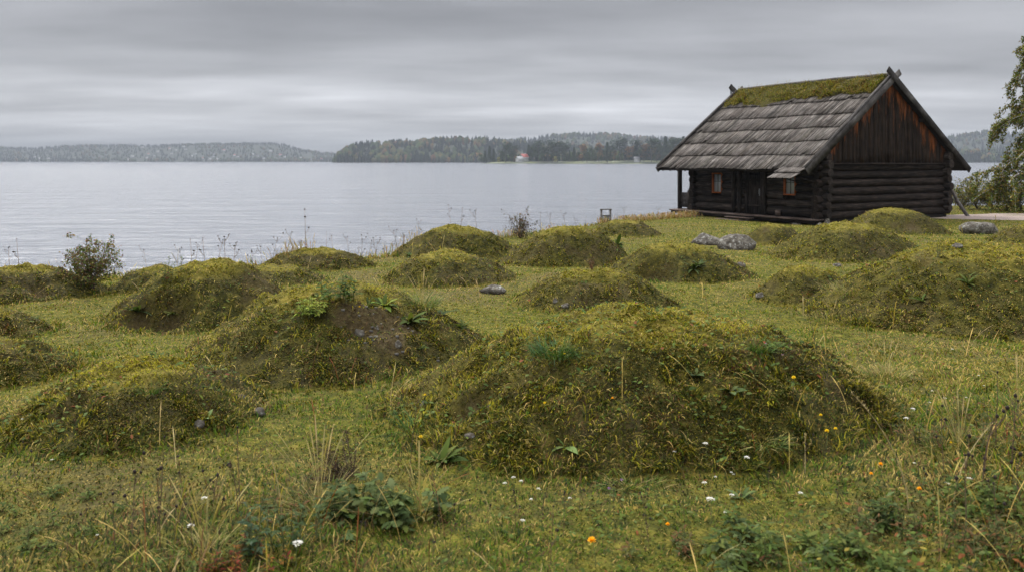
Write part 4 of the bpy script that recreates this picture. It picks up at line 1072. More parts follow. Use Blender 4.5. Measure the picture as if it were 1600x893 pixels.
def far_tree(shape, pal, seed, nleaf=900):
    rs = np.random.default_rng(seed)
    if shape == 'spruce':
        t = rs.random(nleaf)**.75; rad = (1 - t) * .17 * (.65 + .5 * np.abs(np.sin(t * 34))) + .01; rr = rad * np.sqrt(rs.uniform(.25, 1, nleaf)); z = .08 + t * .92; th = rs.uniform(0, 6.3, nleaf); el = rs.uniform(-.7, .1, nleaf)
        P = np.stack([np.cos(th) * rr, np.sin(th) * rr, z], 1); az = th; sz = .055
    else:
        cl = 11 if shape == 'round' else 8
        c = np.stack([rs.normal(0, .11 if shape != 'tall' else .075, cl), rs.normal(0, .11 if shape != 'tall' else .075, cl), rs.uniform(.30 if shape != 'pine' else .5, .88, cl)], 1)
        k_ = rs.integers(0, cl, nleaf); v_ = rs.normal(size=(nleaf, 3)); v_ /= np.linalg.norm(v_, axis=1)[:, None]
        P = c[k_] + v_ * (rs.uniform(.5, 1, nleaf)**.5)[:, None] * np.array([.15, .15, .12]) * (1 if shape != 'tall' else .8); az = rs.uniform(0, 6.3, nleaf); el = rs.uniform(-.6, .9, nleaf); sz = .05
    global rng
    V, Fq = ribbons(P, az, el, sz * rs.uniform(.6, 1.4, nleaf), sz * .8, .4, 3, [.5, 1, .3])
    col = rep(pick(nleaf, pal, np.ones(len(pal))), 3)
    mc = np_mesh('crown', V, Fq, col); mc.materials.append(M_far)
    mb = MB(); mb.tube([(0, 0, -.06), (.005, 0, .4), (0, 0, .9 if shape != 'round' else .7)], [.016, .012, .003], 5, (.07, .055, .04))
    if shape != 'spruce':
        for q in range(5): a_ = q * 1.3; mb.tube([(0, 0, .3 + q * .07), (.12 * math.cos(a_), .12 * math.sin(a_), .5 + q * .07)], [.007, .002], 4, (.07, .055, .04))
    return mc, mb
PALD = [(.014, .028, .015), (.022, .040, .018), (.03, .05, .02)]; PALG = [(.04, .07, .025), (.06, .085, .03), (.03, .05, .02)]; PALO = [(.24, .12, .03), (.17, .09, .03), (.28, .15, .05)]; PALY = [(.30, .26, .05), (.2, .2, .05)]
PR = {}
for key, sh, pal in (('pine', 'round', PALD), ('spruce', 'spruce', PALD), ('green', 'tall', PALG), ('orange', 'tall', PALO), ('yellow', 'round', PALY), ('leafy', 'round', PALG)):
    mc, mb = far_tree(sh, pal, hash(key) % 1 + len(key) * 7); t_ = mb.build('trunk', M_stem); PR[key] = (mc, t_.data); bpy.data.objects.remove(t_)
TR = [(752, 240, 'leafy'), (758, 236, 'spruce'), (765, 228, 'spruce'), (771, 233, 'spruce'), (779, 245, 'yellow'), (784, 230, 'green'), (790, 226, 'pine'), (797, 222, 'pine'), (803, 227, 'pine'), (826, 226, 'spruce'), (830, 231, 'spruce'), (836, 222, 'green'),
      (841, 219, 'pine'), (849, 222, 'green'), (856, 218, 'pine'), (863, 222, 'pine'), (868, 244, 'yellow'), (871, 221, 'pine'), (878, 222, 'pine'), (884, 227, 'pine'), (890, 234, 'spruce'), (897, 230, 'spruce'), (904, 233, 'green'), (911, 224, 'orange'), (917, 231, 'green'),
      (924, 226, 'green'), (930, 229, 'leafy'), (936, 222, 'orange'), (943, 229, 'green'), (949, 222, 'spruce'), (955, 227, 'pine'), (961, 234, 'orange'), (968, 219, 'pine'), (976, 215, 'pine'), (982, 228, 'orange'), (989, 227, 'orange'), (994, 219, 'spruce'), (1000, 218, 'pine'),
      (1006, 224, 'orange'), (1012, 223, 'orange'), (1018, 217, 'pine'), (1026, 215, 'pine'), (1033, 218, 'pine'), (1040, 213, 'spruce'), (1047, 217, 'pine'), (1054, 214, 'pine'), (1061, 216, 'pine'), (1068, 213, 'spruce'), (1075, 216, 'leafy'), (1082, 213, 'pine'),
      (1038, 238, 'leafy'), (1022, 240, 'green'), (846, 240, 'leafy'), (895, 241, 'leafy'), (940, 240, 'green')]
words = {'pine': 'dark broad pine', 'spruce': 'pointed dark spruce', 'green': 'tall green leafy tree', 'orange': 'orange autumn tree', 'yellow': 'small yellow tree', 'leafy': 'bushy green tree'}
cnt = {}
ordn = ['first', 'second', 'third', 'fourth', 'fifth', 'sixth', 'seventh', 'eighth', 'ninth', 'tenth', 'eleventh', 'twelfth', 'thirteenth', 'fourteenth', 'fifteenth', 'sixteenth', 'seventeenth', 'eighteenth', 'nineteenth', 'twentieth', 'twenty-first']
for px, ty, kd in sorted(TR):
    f_ = random.uniform(.15, .5) if ty < 236 else random.uniform(.02, .1)
    D_ = PD + f_ * 130; z_ = float(ptz(px, f_)); H_ = (HOR - ty) / F * D_ + CZ - z_
    o = empty('far_tree', (at(px, D_), D_, z_), random.uniform(0, 6)); o.scale = (H_ * (1.1 if kd in ('pine', 'yellow', 'leafy') else 1), H_ * 1.1, H_)
    for nm, me_ in (('crown', PR[kd][0]), ('trunk', PR[kd][1])):
        if nm == 'trunk' and not me_.materials: me_.materials.append(M_stem)
        c = bpy.data.objects.new(nm, me_); COL.objects.link(c); c.parent = o
    k_ = cnt.get(kd, 0); cnt[kd] = k_ + 1
    tag(o, f'{ordn[k_]} {words[kd]} from the left on the low point in the lake', 'tree', 'trees on the low point in the lake')
# wood behind them up to the right, behind the cabin
npt = 900; px = rng.uniform(756, 1470, npt); f = rng.uniform(.55, 1.0, npt); px = px[(np.abs(px - 815) > 11)]; n = len(px); f = f[:n]
kind = (rng.random(n) < .35).astype(int); C = np.where(kind[:, None] == 1, pick(n, [(.05, .07, .02), (.12, .085, .03), (.035, .06, .025)], [.5, .2, .3]), pick(n, CON, [1, 1, 1]))
Ht = rng.uniform(9, 15, n) * (1 + .55 * (px > 1010)) * np.interp(px, [750, 790, 1010], [.45, .8, 1])
V, Fq, Cc = low_trees(np.stack([at(px, PD) + f * 14, PD + f * 130, np.array([float(ptz(a_, b_)) for a_, b_ in zip(px, f)])], 1), Ht, kind, C)
me = np_mesh('undergrowth', V, Fq, Cc); me.materials.append(M_far); o = bpy.data.objects.new('undergrowth', me); COL.objects.link(o); tag(o, 'dense young wood filling the space behind the shore trees of the point', 'wood', kind='stuff')
o = house((at(812, 1040), 1040, ptz(812, .3) + .5), 8, 7, 4, .5, M_wh, wins=True); tag(o, 'low white building left of the red-roofed house on the point', 'house')
o = house((at(818.5, 1052), 1052, ptz(818, .4) + 1.2), 9, 9, 5.2, .6, M_rf, wins=True, chim=True); tag(o, 'white house with a red roof among the trees on the point', 'house')
o = house((at(995, 1030), 1030, ptz(995, .25) + .5), 6.5, 6, 3.6, -.2, M_dk, wins=True); tag(o, 'small white house beside the orange trees, partly hidden, right part of the point', 'house')

# ------------------------------------------------------------------ boulders and stones
def stone_at(px, py, wpx, hpx, seed, label, sink=.25, deep=.8, group=None, cat='stone'):
    x, y, z = pix(px, py + hpx * .40)
    w_ = wpx / F * y; h_ = hpx / F * y * 1.4
    return stone((x, y + w_ * .25, z + h_ * (.5 - sink)), w_ * 1.12, w_ * deep * 1.1, h_, seed, label, cat=cat, name=cat, rz=0)
stone_at(1107, 375, 48, 20, 21, 'low flat-topped grey boulder, left one of the pair before the cabin', cat='boulder')
stone_at(1154, 381, 54, 24, 22, 'lichen-spotted boulder, right one of the pair before the cabin', cat='boulder')
stone_at(1541, 356, 60, 24, 25, 'pale boulder in the grass below the gravel path', cat='boulder')
stone_at(770, 452, 40, 17, 24, 'flat mossy stone alone in the lawn in the middle of the field')
stone_at(1160, 415, 20, 8, 26, 'small stone at the right foot of the mound before the boulders')
stone_at(1189, 462, 16, 8, 27, 'little pale stone at the left foot of the low ridge-like mound')
stone_at(1308, 414, 14, 7, 28, 'little pale stone in the grass right before the broad mound at the gable')
stone_at(560, 520, 21, 12, 29, 'pale angular stone on the bare soil left of the dock rosette')
stone_at(621, 540, 13, 11, 30, 'rounded stone on the bare soil below the dock rosette')
stone_at(588, 512, 10, 6, 44, 'small grey stone just right of the pale angular stone on the bare soil')
stone_at(868, 470, 9, 8, 31, 'left one of two small stones in the foot of the twig-topped mound')
stone_at(884, 478, 13, 8, 32, 'right one of two small stones in the foot of the twig-topped mound')
stone_at(377, 620, 14, 9, 33, 'whitish stone high at the right end of the near left mound')
stone_at(405, 644, 19, 10, 34, 'grey stone in the grass at the right foot of the near left mound')
stone_at(307, 663, 20, 12, 35, 'pale stone in the front flank of the near left mound')
stone_at(1497, 385, 18, 7, 36, 'flat stone on the crest of the huge right-hand mound')
stone_at(735, 680, 18, 9, 37, 'greyish stone half buried in the left flank of the large front mound')
stone_at(765, 637, 11, 6, 38, 'small grey stone in the flank of the large front mound')
stone_at(660, 632, 9, 7, 43, 'small dark stone at the left end of the large front mound')
x, y = sample(4000, 6, 11); h, j = all_mounds(x, y); ok = (soil_mask(x, y) > .45) & (j == 1); x, y = x[ok][:80], y[ok][:80]
mb = MB(); zt = top_h(x, y)
for a_, b_, c_ in zip(x, y, zt):
    s_ = random.uniform(.006, .018); v_ = rng.normal(size=(8, 3)) * .15 + np.array([[i_, j_, k_] for i_ in (-1, 1) for j_ in (-1, 1) for k_ in (-1, 1)])
    mb.add(v_ * s_ * np.array([1, .8, .6]) + np.array([a_, b_, c_]), [[0, 1, 3, 2], [4, 6, 7, 5], [0, 4, 5, 1], [2, 3, 7, 6], [0, 2, 6, 4], [1, 5, 7, 3]], np.array([1, .92, .78]) * random.uniform(.05, .17))
tag(mb.build('gravel', M_plain), 'loose pebbles scattered on the bare soil of the dock mound', 'pebbles', kind='stuff')

# ------------------------------------------------------------------ the grey bin
x, y, z = crest(948, 28, 33); y += .3; z = float(top_h(x, y)[0])
bn = empty('litter_bin', (x, y, z), .25)
sc_ = y / F
W_ = 15 * sc_; Hh = 20 * sc_ + .05
for s in (-1, 1): MB().box(s * W_ / 2 - .03, s * W_ / 2 + .03, -.04, .04, -.1, Hh, (.8, .8, .8)).build('post', M_greyz, bn)
MB().box(-W_ / 2 - .045, W_ / 2 + .045, -.05, .05, Hh + .001, Hh + .04, (1.2, 1.2, 1.2)).build('top_rail', M_greyz, bn)
mb = MB(); mb.box(-W_ / 2 + .035, W_ / 2 - .035, -.10, .12, .03, Hh * .62, (1, 1, 1)); mb.box(-W_ / 2 + .025, W_ / 2 - .025, -.12, .14, Hh * .62, Hh * .67, (.5, .5, .5)); mb.build('container', M_metal, bn)
MB().box(-.05, .11, -.125, -.101, Hh * .50, Hh * .56, (.1, .1, .1)).build('slot', M_stem, bn)
tag(bn, 'grey litter bin between two short posts on the shore edge', 'litter bin'); reg(bn)

# ------------------------------------------------------------------ shrubs and trees with real branches
def branchy(name, loc, H, spread, nstem, leaf, pal, nleaf, seed, bark=(.09, .07, .055), stem_r=.012, leaf_names='foliage', el0=1.2, twigs=5, droop=0., start=.15, seedy=0, seedcol=(.04, .03, .025), lay=None):
    rs = random.Random(seed); o = empty(name, loc); wood = MB(); tips = []
    for s in range(nstem):
        a = rs.uniform(0, 6.28) if nstem > 1 else 0; el = el0 + rs.uniform(-.35, .3); L = H * rs.uniform(.6, 1.05) if nstem > 1 else H
        P = [np.array([rs.uniform(-.03, .03) * spread, rs.uniform(-.03, .03) * spread, -.03])]; n_ = 9
        for k in range(n_):
            a += rs.uniform(-.3, .3); el = min(1.5, el + rs.uniform(-.12, .14)) if nstem > 1 else 1.53 + rs.uniform(-.08, .03)
            P.append(P[-1] + np.array([math.cos(a) * math.cos(el), math.sin(a) * math.cos(el), math.sin(el)]) * L / n_)
        P = np.array(P); wood.tube(P, np.linspace(stem_r, stem_r * .25, len(P)), 6, bark)
        nt_ = twigs
        for q in range(nt_):
            f = start + (1 - start) * (q + rs.random()) / nt_; k = min(int(f * n_), n_ - 1); b0 = P[k] + (P[k + 1] - P[k]) * (f * n_ - k)
            ta = rs.uniform(0, 6.28); te = rs.uniform(-.1, .9) - droop * .3; tl = spread * rs.uniform(.25, .6) * (1 - f * .35)
            tp = [b0]
            for _ in range(6): te -= droop * .22; ta += rs.uniform(-.25, .25); tp.append(tp[-1] + np.array([math.cos(ta) * math.cos(te), math.sin(ta) * math.cos(te), math.sin(te)]) * tl / 6)
            tp = np.array(tp); wood.tube(tp, np.linspace(stem_r * .45 * (1 - f * .5), stem_r * .12, 7), 4, bark)
            for _ in range(3 if spread > 1.2 else 1):
                k2 = rs.randint(2, 5); ua = ta + rs.uniform(-1.4, 1.4); ue = te + rs.uniform(-.2, .7); up_ = [tp[k2]]
                for __ in range(4): ue -= droop * .3; up_.append(up_[-1] + np.array([math.cos(ua) * math.cos(ue), math.sin(ua) * math.cos(ue), math.sin(ue)]) * tl * .13)
                up_ = np.array(up_); wood.tube(up_, np.linspace(stem_r * .16, stem_r * .06, 5), 3, bark); tips.append(up_)
            tips.append(tp)
        tips.append(P[n_ // 2:])
    ob = wood.build('branches' if nstem > 1 else 'trunk', M_stem, o)
    if nleaf:
        k = rng.integers(0, len(tips), nleaf); f = rng.uniform(.12, 1, nleaf)
        Pp = np.array([tips[a_][0] + (tips[a_][-1] - tips[a_][0]) * 0 + np.array([np.interp(b_ * (len(tips[a_]) - 1), np.arange(len(tips[a_])), tips[a_][:, c_]) for c_ in range(3)]) - tips[a_][0] for a_, b_ in zip(k, f)])
        Pp = Pp + rng.normal(0, leaf * .55, Pp.shape)
        V, Fq = ribbons(Pp, rng.uniform(0, 6.3, nleaf), rng.uniform(-1.2, .9, nleaf), leaf * rng.uniform(.6, 1.3, nleaf), leaf * rng.uniform(.5, .8, nleaf), rng.uniform(0, .8, nleaf), 4, LEAFP[4], rng.normal(0, .6, nleaf))
        me = np_mesh(leaf_names, V, Fq, rep(pick(nleaf, pal, np.ones(len(pal))), 4)); me.materials.append(M_leaf)
        l = bpy.data.objects.new(leaf_names, me); COL.objects.link(l); l.parent = o
    if seedy:
        mb = MB()
        for q in range(seedy):
            t_ = tips[rs.randrange(len(tips))]; p_ = t_[-1] + np.array([rs.gauss(0, 1), rs.gauss(0, 1), rs.gauss(0, 1)]) * .012
            r_ = .011 * rs.uniform(.7, 1.3) * max(1, loc[1] / 16); mb.tube([p_ - [0, 0, r_], p_, p_ + [0, 0, r_]], [r_ * .4, r_, r_ * .4], 5, seedcol)
        mb.build('seed_spray', M_stem, o)
    return o
LG = [(.05, .075, .02), (.08, .10, .025), (.12, .12, .03), (.16, .10, .03)]
x, y, z = pix(150, 450); y -= .1
b_ = branchy('shrub', (x, y, z), 82 / F * y, 1.05, 13, .034, LG + [(.10, .05, .04)], 4200, 5, el0=1.05, twigs=7, stem_r=.009)
tag(b_, 'lone round leafy bush at the lake edge on the left', 'bush')
x, y, z = pix(813, 372); b_ = branchy('shrub', (x, y, z), 34 / F * y * 1.25, .9, 14, .05, [(.09, .07, .035), (.06, .06, .025), (.10, .05, .03)], 620, 6, el0=1.15, twigs=5, stem_r=.012, seedy=60)
tag(b_, 'brown seed-headed shrub on the shore between two lakeside mounds', 'bush')
x, y, z = crest(926, 11, 15); b_ = branchy('shrub', (x, y, z), 24 / F * y, .20, 7, .018, [(.12, .07, .03), (.08, .06, .03)], 60, 8, bark=(.13, .06, .03), el0=1.25, twigs=4, stem_r=.005)
tag(b_, 'small nearly bare twig shrub on top of the middle mound', 'twig shrub')
x, y, z = pix(545, 745); b_ = branchy('heather_bush', (x, y, z), 88 / F * y, .24, 11, .012, [(.055, .05, .02), (.08, .06, .025), (.05, .03, .02)], 1500, 9, bark=(.06, .04, .03), el0=.95, twigs=9, stem_r=.004, start=.1)
b_.rotation_euler = (0, R(-30), 0); tag(b_, 'dark wiry heather bush leaning left in front of the large mound', 'heather')
# right side: birch and lakeside bushes
LB = [(.08, .11, .02), (.13, .15, .03), (.06, .08, .02), (.22, .18, .03), (.15, .10, .03)]
bx, by_ = 26.9, 42.0
b_ = branchy('birch_tree', (bx, by_, float(top_h(bx, by_)[0])), 9.8, 6.6, 1, .12, LB, 60000, 12, bark=(.30, .28, .25), stem_r=.13, el0=1.5, twigs=110, droop=.8, start=.12, leaf_names='crown')
tag(b_, 'birch tree with drooping yellow-green leaves at the right edge', 'tree')
bx, by_ = 31.5, 46.0
b_ = branchy('birch_tree', (bx, by_, float(top_h(bx, by_)[0])), 10.5, 5.6, 1, .125, LB, 11000, 13, bark=(.30, .28, .25), stem_r=.15, el0=1.5, twigs=30, droop=.8, start=.15, leaf_names='crown')
tag(b_, 'second birch standing behind and right of the drooping one', 'tree')
for i, (px, D, hh_, sp, lb) in enumerate(((1503, 46, 1.75, 1.6, 'yellow-green bush right behind the leaning cabin prop'), (1527, 47, 2.0, 1.8, 'tallest yellow-green bush between the cabin and the birch'), (1550, 45.5, 1.5, 1.7, 'low bush at the left foot of the birch'),
                                         (1585, 44.5, 1.9, 1.9, 'dense olive bush under the birch at the right edge'))):
    x = at(px, D); z = float(top_h(x, D)[0])
    tag(branchy('shrub', (x, D, z), hh_, sp, 13, .085, LB + [(.2, .17, .03)], 1900, 30 + i, el0=1.1, twigs=8, stem_r=.02), lb, 'bush', 'bushes right of the cabin')

# ------------------------------------------------------------------ leafy plants
def leaves(pts, az, el, L, W, bend, pal, K=6, prof=None, roll=0):
    n = len(az); V, Fq = ribbons(pts, az, el, L, W, bend, K, prof or LEAFP.get(K), roll); return V, Fq, rep(pick(n, pal, np.ones(len(pal))), K)
def rosette(px, py, L, n, pal, label, cat='plant', name='rosette_plant', W=.28, el=.75, bend=1.0, stalk=0, group=None, jag=False, fixed=None, el_s=.3, K=6):
    x, y, z = fixed if fixed else pix(px, py)
    o = empty(name, (x, y, z - .01)); az = np.arange(n) * 2.4 + rng.normal(0, .3, n); e_ = rng.normal(el, el_s, n); LL = L * rng.uniform(.55, 1.1, n)
    prof = None
    if jag: K = 12; prof = [.15, .6, .35, .95, .5, 1.1, .55, 1, .45, .7, .25, .03]
    V, Fq, C = leaves(np.zeros((n, 3)), az, e_, LL, LL * W, rng.uniform(.5, 1.4, n) * bend, pal, K, prof, rng.normal(0, .2, n))
    me = np_mesh('leaves', V, Fq, C); me.materials.append(M_leaf); l = bpy.data.objects.new('leaves', me); COL.objects.link(l); l.parent = o
    if stalk: MB().tube([(0, 0, 0), (.01, .005, stalk * .5), (.0, .02, stalk)], [.005, .004, .002], 5, (.2, .12, .06)).build('stalk', M_stem, o)
    return tag(o, label, cat, group)
DK = [(.04, .062, .013), (.062, .088, .018), (.10, .12, .028)]; BG = [(.036, .056, .018), (.055, .078, .024), (.085, .11, .038)]; LM = [(.17, .22, .03), (.22, .24, .04), (.12, .17, .03)]
rosette(641, 503, 33 / F * 8, 24, DK, 'bright green dock rosette on the bare soil of the mound')
rosette(688, 492, 34 / F * 8, 13, BG, 'large blue-green leaves at the right shoulder of the soil mound', el=.45)
rosette(600, 478, 26 / F * 8, 22, DK + LM, 'mixed green herb in the gap behind the bare soil', W=.3)
rosette(655, 545, 20 / F * 7.6, 14, DK, 'small green rosette low on the bare soil, right side', W=.3)
rosette(720, 510, 22 / F * 8, 16, DK, 'green herb at the right end of the soil patch', W=.24)
rosette(575, 478, 24 / F * 8, 26, DK, 'dark narrow-leaved tuft left of the dock rosette', W=.12)
rosette(1083, 421, 24 / F * 14, 20, BG, 'blue-green rosette in the flank of the mound before the boulders')
rosette(1092, 416, 18 / F * 14, 12, BG, 'smaller blue-green rosette just right behind the larger one near the boulders')
rosette(690, 722, 42 / F * 5.2, 26, DK, 'dark green rosette low at the left end of the large front mound', el=.9)
rosette(884, 695, 46 / F * 5, 5, [(.09, .13, .035), (.12, .16, .05)], 'single large pale green leaves in the front flank of the large mound', el=.5, W=.36, bend=.8)
rosette(322, 655, 26 / F * 5.6, 7, [(.12, .17, .06), (.20, .12, .06)], 'pale green rosette in the right flank of the near left mound')
rosette(50, 664, 26 / F * 5.5, 20, DK, 'dark leafy tuft at the left end of the near left mound', W=.14)
rosette(215, 488, 26 / F * 9.8, 16, BG, 'bluish rosette left of the dark hollow in the mound flank')
rosette(270, 493, 18 / F * 9.8, 12, DK, 'fresh green tuft just below the dark hollow in the mound flank')
rosette(640, 360 + 40, 14 / F * 19, 10, DK, 'small dark plant at the left foot of the tall lakeside mound')
rosette(965, 383, 18 / F * 22, 12, DK, 'dark green rosette in the right flank of the middle broad mound')
rosette(1440, 470, 26 / F * 8.5, 16, DK, 'dark rosette on the front face of the huge right-hand mound', W=.2)
rosette(1512, 445, 30 / F * 8.5, 18, DK, 'larger dark rosette high on the face of the huge right-hand mound', W=.22)
rosette(1140, 612, 26 / F * 5.6, 12, BG, 'round-leaved green plant in the middle of the large front mound', W=.5, K=5)
rosette(1085, 585, 22 / F * 5.8, 12, BG, 'dark clover-like plant near the middle of the large front mound', W=.5, K=5)
rosette(1160, 778, 34 / F * 4.4, 14, BG, 'grey-green rosette in the lawn right of the mound front', W=.2)
rosette(600, 352, 10 / F * 30, 4, DK, 'x') if False else None
# compound-leaved plants (stem, leaves)
def compound(px, py, H, nst, pal, label, spread=.4, leafL=.09, name='leafy_plant', jag=False, dens=13, cat='plant', flower=None, tilt=.25, stemcol=(.10, .11, .04), W=.34, top=True):
    x, y, z = pix(px, py); o = empty(name, (x, y, z - .01)); st = MB(); P = []; A = []; E = []; LL = []
    for s in range(nst):
        a = random.uniform(0, 6.28); t_ = random.uniform(0, tilt); h_ = H * random.uniform(.6, 1.05); b0 = np.array([random.gauss(0, 1), random.gauss(0, .7), 0]) * spread * .22
        q = [b0 + np.array([math.cos(a) * t_, math.sin(a) * t_, 1]) * h_ * f + np.array([random.gauss(0, .004), random.gauss(0, .004), 0]) for f in np.linspace(0, 1, 7)]
        st.tube(q, np.linspace(.0045, .0015, 7), 5, stemcol)
        for k in range(dens):
            f = .12 + .88 * (k + random.random()) / dens; p_ = b0 + np.array([math.cos(a) * t_, math.sin(a) * t_, 1]) * h_ * f; az = k * 2.4 + s
            l_ = leafL * (1.25 - .6 * f) * random.uniform(.7, 1.2)
            P.append(p_); A.append(az); E.append(random.uniform(.0, .8)); LL.append(l_)
            for sd in (-1, 1):                                     # side leaflets
                P.append(p_ + np.array([math.cos(az), math.sin(az), .3]) * l_ * .45); A.append(az + sd * .9); E.append(random.uniform(-.1, .5)); LL.append(l_ * .6)
    n = len(P); LL = np.array(LL)
    K, prof = (12, [.15, .6, .35, .95, .5, 1.1, .55, 1, .45, .7, .25, .03]) if jag else (5, None)
    V, Fq, C = leaves(np.array(P), np.array(A), np.array(E), LL, LL * W, rng.uniform(.3, 1.1, n), pal, K, prof, rng.normal(0, .3, n))
    st.build('stem', M_stem, o); me = np_mesh('leaves', V, Fq, C); me.materials.append(M_leaf); l = bpy.data.objects.new('leaves', me); COL.objects.link(l); l.parent = o
    return tag(o, label, cat)
compound(533, 470, 46 / F * 7.7, 8, DK + [(.06, .11, .03)], 'tall dark green leafy plant on top of the soil-patch mound', .34, .085)
compound(499, 492, 32 / F * 7.7, 8, LM, 'yellow-green ferny plant left of the tall dark leafy plant', .42, .07)
compound(555, 800, 50 / F * 4.3, 9, BG, 'bluish thistle-like leafy clump in the left foreground', .6, .10, jag=True, dens=7, W=.5)
compound(618, 822, 64 / F * 4.2, 9, BG + DK, 'tallest big-leaved green clump at the bottom, with a brown upright stem', .5, .11, jag=True, dens=8, W=.5)
compound(462, 850, 80 / F * 3.95, 5, [(.045, .07, .025), (.06, .09, .035)], 'branched dark herb standing left of the big-leaved foreground clump', .25, .05, jag=True)
compound(392, 870, 100 / F * 3.9, 4, [(.045, .08, .035), (.06, .09, .05)], 'upright blue-green weed at the left end of the foreground clumps', .2, .055, jag=True)
compound(370, 892, 42 / F * 3.75, 12, [(.16, .035, .02), (.11, .03, .02), (.2, .10, .02), (.07, .06, .02)], 'low red-brown leaved plant at the bottom left of centre', .6, .04)
compound(268, 430, 26 / F * 12, 4, DK, 'small leafy stalks on the crest behind the lone round bush', .35, .06)
compound(252, 440, 22 / F * 12, 3, DK + [(.15, .06, .03)], 'leafy sprig just right of the lone round bush', .3, .05)
compound(1468, 402, 34 / F * 9.6, 3, [(.05, .04, .03), (.05, .06, .03)], 'thin dark seeded stalk on the crest of the huge right mound', .1, .03)
compound(1320, 880, 40 / F * 3.9, 8, DK, 'grey-green leafy herb at the bottom right, left of the yellow flowers', .6, .08, jag=True)
compound(1375, 828, 60 / F * 4.0, 4, BG + DK, 'blue-green upright herb beside the orange flower on the right bank', .2, .075)
compound(1545, 800, 60 / F * 4.0, 7, DK, 'dark bushy herb in the right bank, close to the photo edge', .7, .08)
compound(1200, 868, 36 / F * 3.9, 9, DK + BG, 'low dark herb clump left of the bottom right corner plants', .8, .08)
WD = [(.06, .07, .02), (.10, .085, .03), (.045, .06, .018), (.12, .06, .025)]
for px, py, hp, sp_, lb in ((1462, 700, 52, .6, 'olive-brown tall weed on the right bank, left of the dry grass tangle'), (1510, 660, 60, .6, 'brownish weed clump at mid height near the right photo edge'), (1570, 690, 80, .7, 'tallest brown-green weed at the right photo edge'),
                            (1430, 842, 46, .9, 'wide olive weed patch low on the right bank'), (1500, 868, 52, .9, 'dense dark weed patch near the bottom right corner'), (1580, 860, 60, .8, 'dark weed filling the bottom right corner'), (1100, 872, 30, .9, 'low dark weeds at the bottom, right of the big orange flower'),
                            (40, 850, 26, .9, 'low dark green tuft in the bottom left corner'), (110, 800, 18, .9, 'small dark green tuft above the bottom left corner'), (470, 800, 46, .5, 'dull green weed behind the branched dark herb'), (300, 888, 34, .7, 'reddish-green low weed at the bottom left')):
    compound(px, py, hp / F * (4.1 if py > 780 else 4.9), 9, WD if px > 400 else DK, lb, sp_, .055, dens=9, W=.26, tilt=.45)
rosette(600, 812, .16, 18, BG, 'broad pale-green basal leaves under the tall foreground clump', W=.42, el=.35, jag=False, cat='plant', name='basal_leaves')
rosette(530, 838, .13, 12, BG, 'broad drooping leaves in front of the thistle-like clump', W=.42, el=.3, name='basal_leaves')
# tussocks of long grass
def tussock(px, py, L, n, pal, label, sp=.06, up=1.15, W=.005, head=False, group=None):
    x, y, z = pix(px, py); o = empty('grass_tussock', (x, y, z - .01)); a = rng.uniform(0, 6.3, n); r = sp * np.sqrt(rng.random(n))
    LL = L * rng.uniform(.45, 1.1, n); V, Fq, C = leaves(np.stack([np.cos(a) * r, np.sin(a) * r, a * 0], 1), a + rng.normal(0, .5, n), up - np.abs(rng.normal(0, .3, n)), LL, W, rng.uniform(.3, 1.5, n), pal, 6, [.7, 1, .9, .75, .5, .08])
    me = np_mesh('grass_blades', V, Fq, C); me.materials.append(M_leaf); l = bpy.data.objects.new('grass_blades', me); COL.objects.link(l); l.parent = o
    if head:
        k = 14; a = rng.uniform(0, 6.3, k); V, Fq, C = leaves(np.zeros((k, 3)), a, rng.uniform(1.1, 1.5, k), L * rng.uniform(1.3, 1.9, k), .0045, rng.uniform(.2, .6, k), [(.33, .26, .11)], 6, [.6, .6, .5, .5, 1.6, .6])
        me = np_mesh('seed_stems', V, Fq, C); me.materials.append(M_leaf); l = bpy.data.objects.new('seed_stems', me); COL.objects.link(l); l.parent = o
    return tag(o, label, 'grass tussock')
G5 = [(.06, .11, .025), (.09, .14, .03), (.04, .08, .02)]; S5 = [(.28, .22, .09), (.2, .18, .06), (.12, .14, .03)]
tussock(660, 478, 38 / F * 8.3, 240, G5 + S5, 'tall grass tussock with straw seed stems behind the dock rosette', .16, head=True)
tussock(868, 552, 34 / F * 6.2, 420, G5 + [(.05, .10, .05)], 'dense green grass tuft on the left shoulder of the large front mound', .17, up=1.2)
tussock(1180, 545, 26 / F * 6.5, 260, G5, 'green grass tuft on the upper face of the large front mound', .13)
tussock(645, 672, 60 / F * 5.6, 70, G5, 'loose tall green blades at the left end of the large front mound', .07)
tussock(500, 800, 80 / F * 4.6, 80, S5, 'pale bleached grass tuft behind the foreground leafy clumps', .12, head=True)
tussock(655, 800, 60 / F * 4.3, 60, S5 + G5, 'straw grass leaning over the right side of the tall leafy clump', .12, head=True)
tussock(990, 760, 34 / F * 4.8, 320, S5 + G5, 'yellowed grass tuft at the foot of the large mound, left of the white flower', .16, up=.9)
tussock(1190, 690, 30 / F * 5.2, 220, S5 + G5, 'brownish grass tuft at the front foot of the large mound', .14, up=.9)
tussock(1385, 590, 40 / F * 6.8, 260, S5, 'straw tuft at the right end of the large front mound', .2, head=True)
tussock(1300, 500, 26 / F * 9.2, 260, S5, 'pale dry grass between the large front mound and the huge right mound', .3, head=True)
tussock(1330, 455, 22 / F * 10.4, 240, S5, 'dry grass fringe on the left shoulder of the huge right mound', .4)
tussock(320, 870, 70 / F * 4.1, 70, S5, 'thin bleached grass at the bottom left, beside the red-brown plant', .12, head=True)
tussock(1500, 700, 60 / F * 4.7, 150, S5 + G5, 'tangled dry grass on the right bank', .25, head=True)
tussock(1590, 640, 60 / F * 5.4, 120, S5 + G5, 'dry grass at the right photo edge', .25, head=True)
tussock(235, 610, 20 / F * 6.0, 160, G5, 'green tuft on the front mound crest at the left', .1)
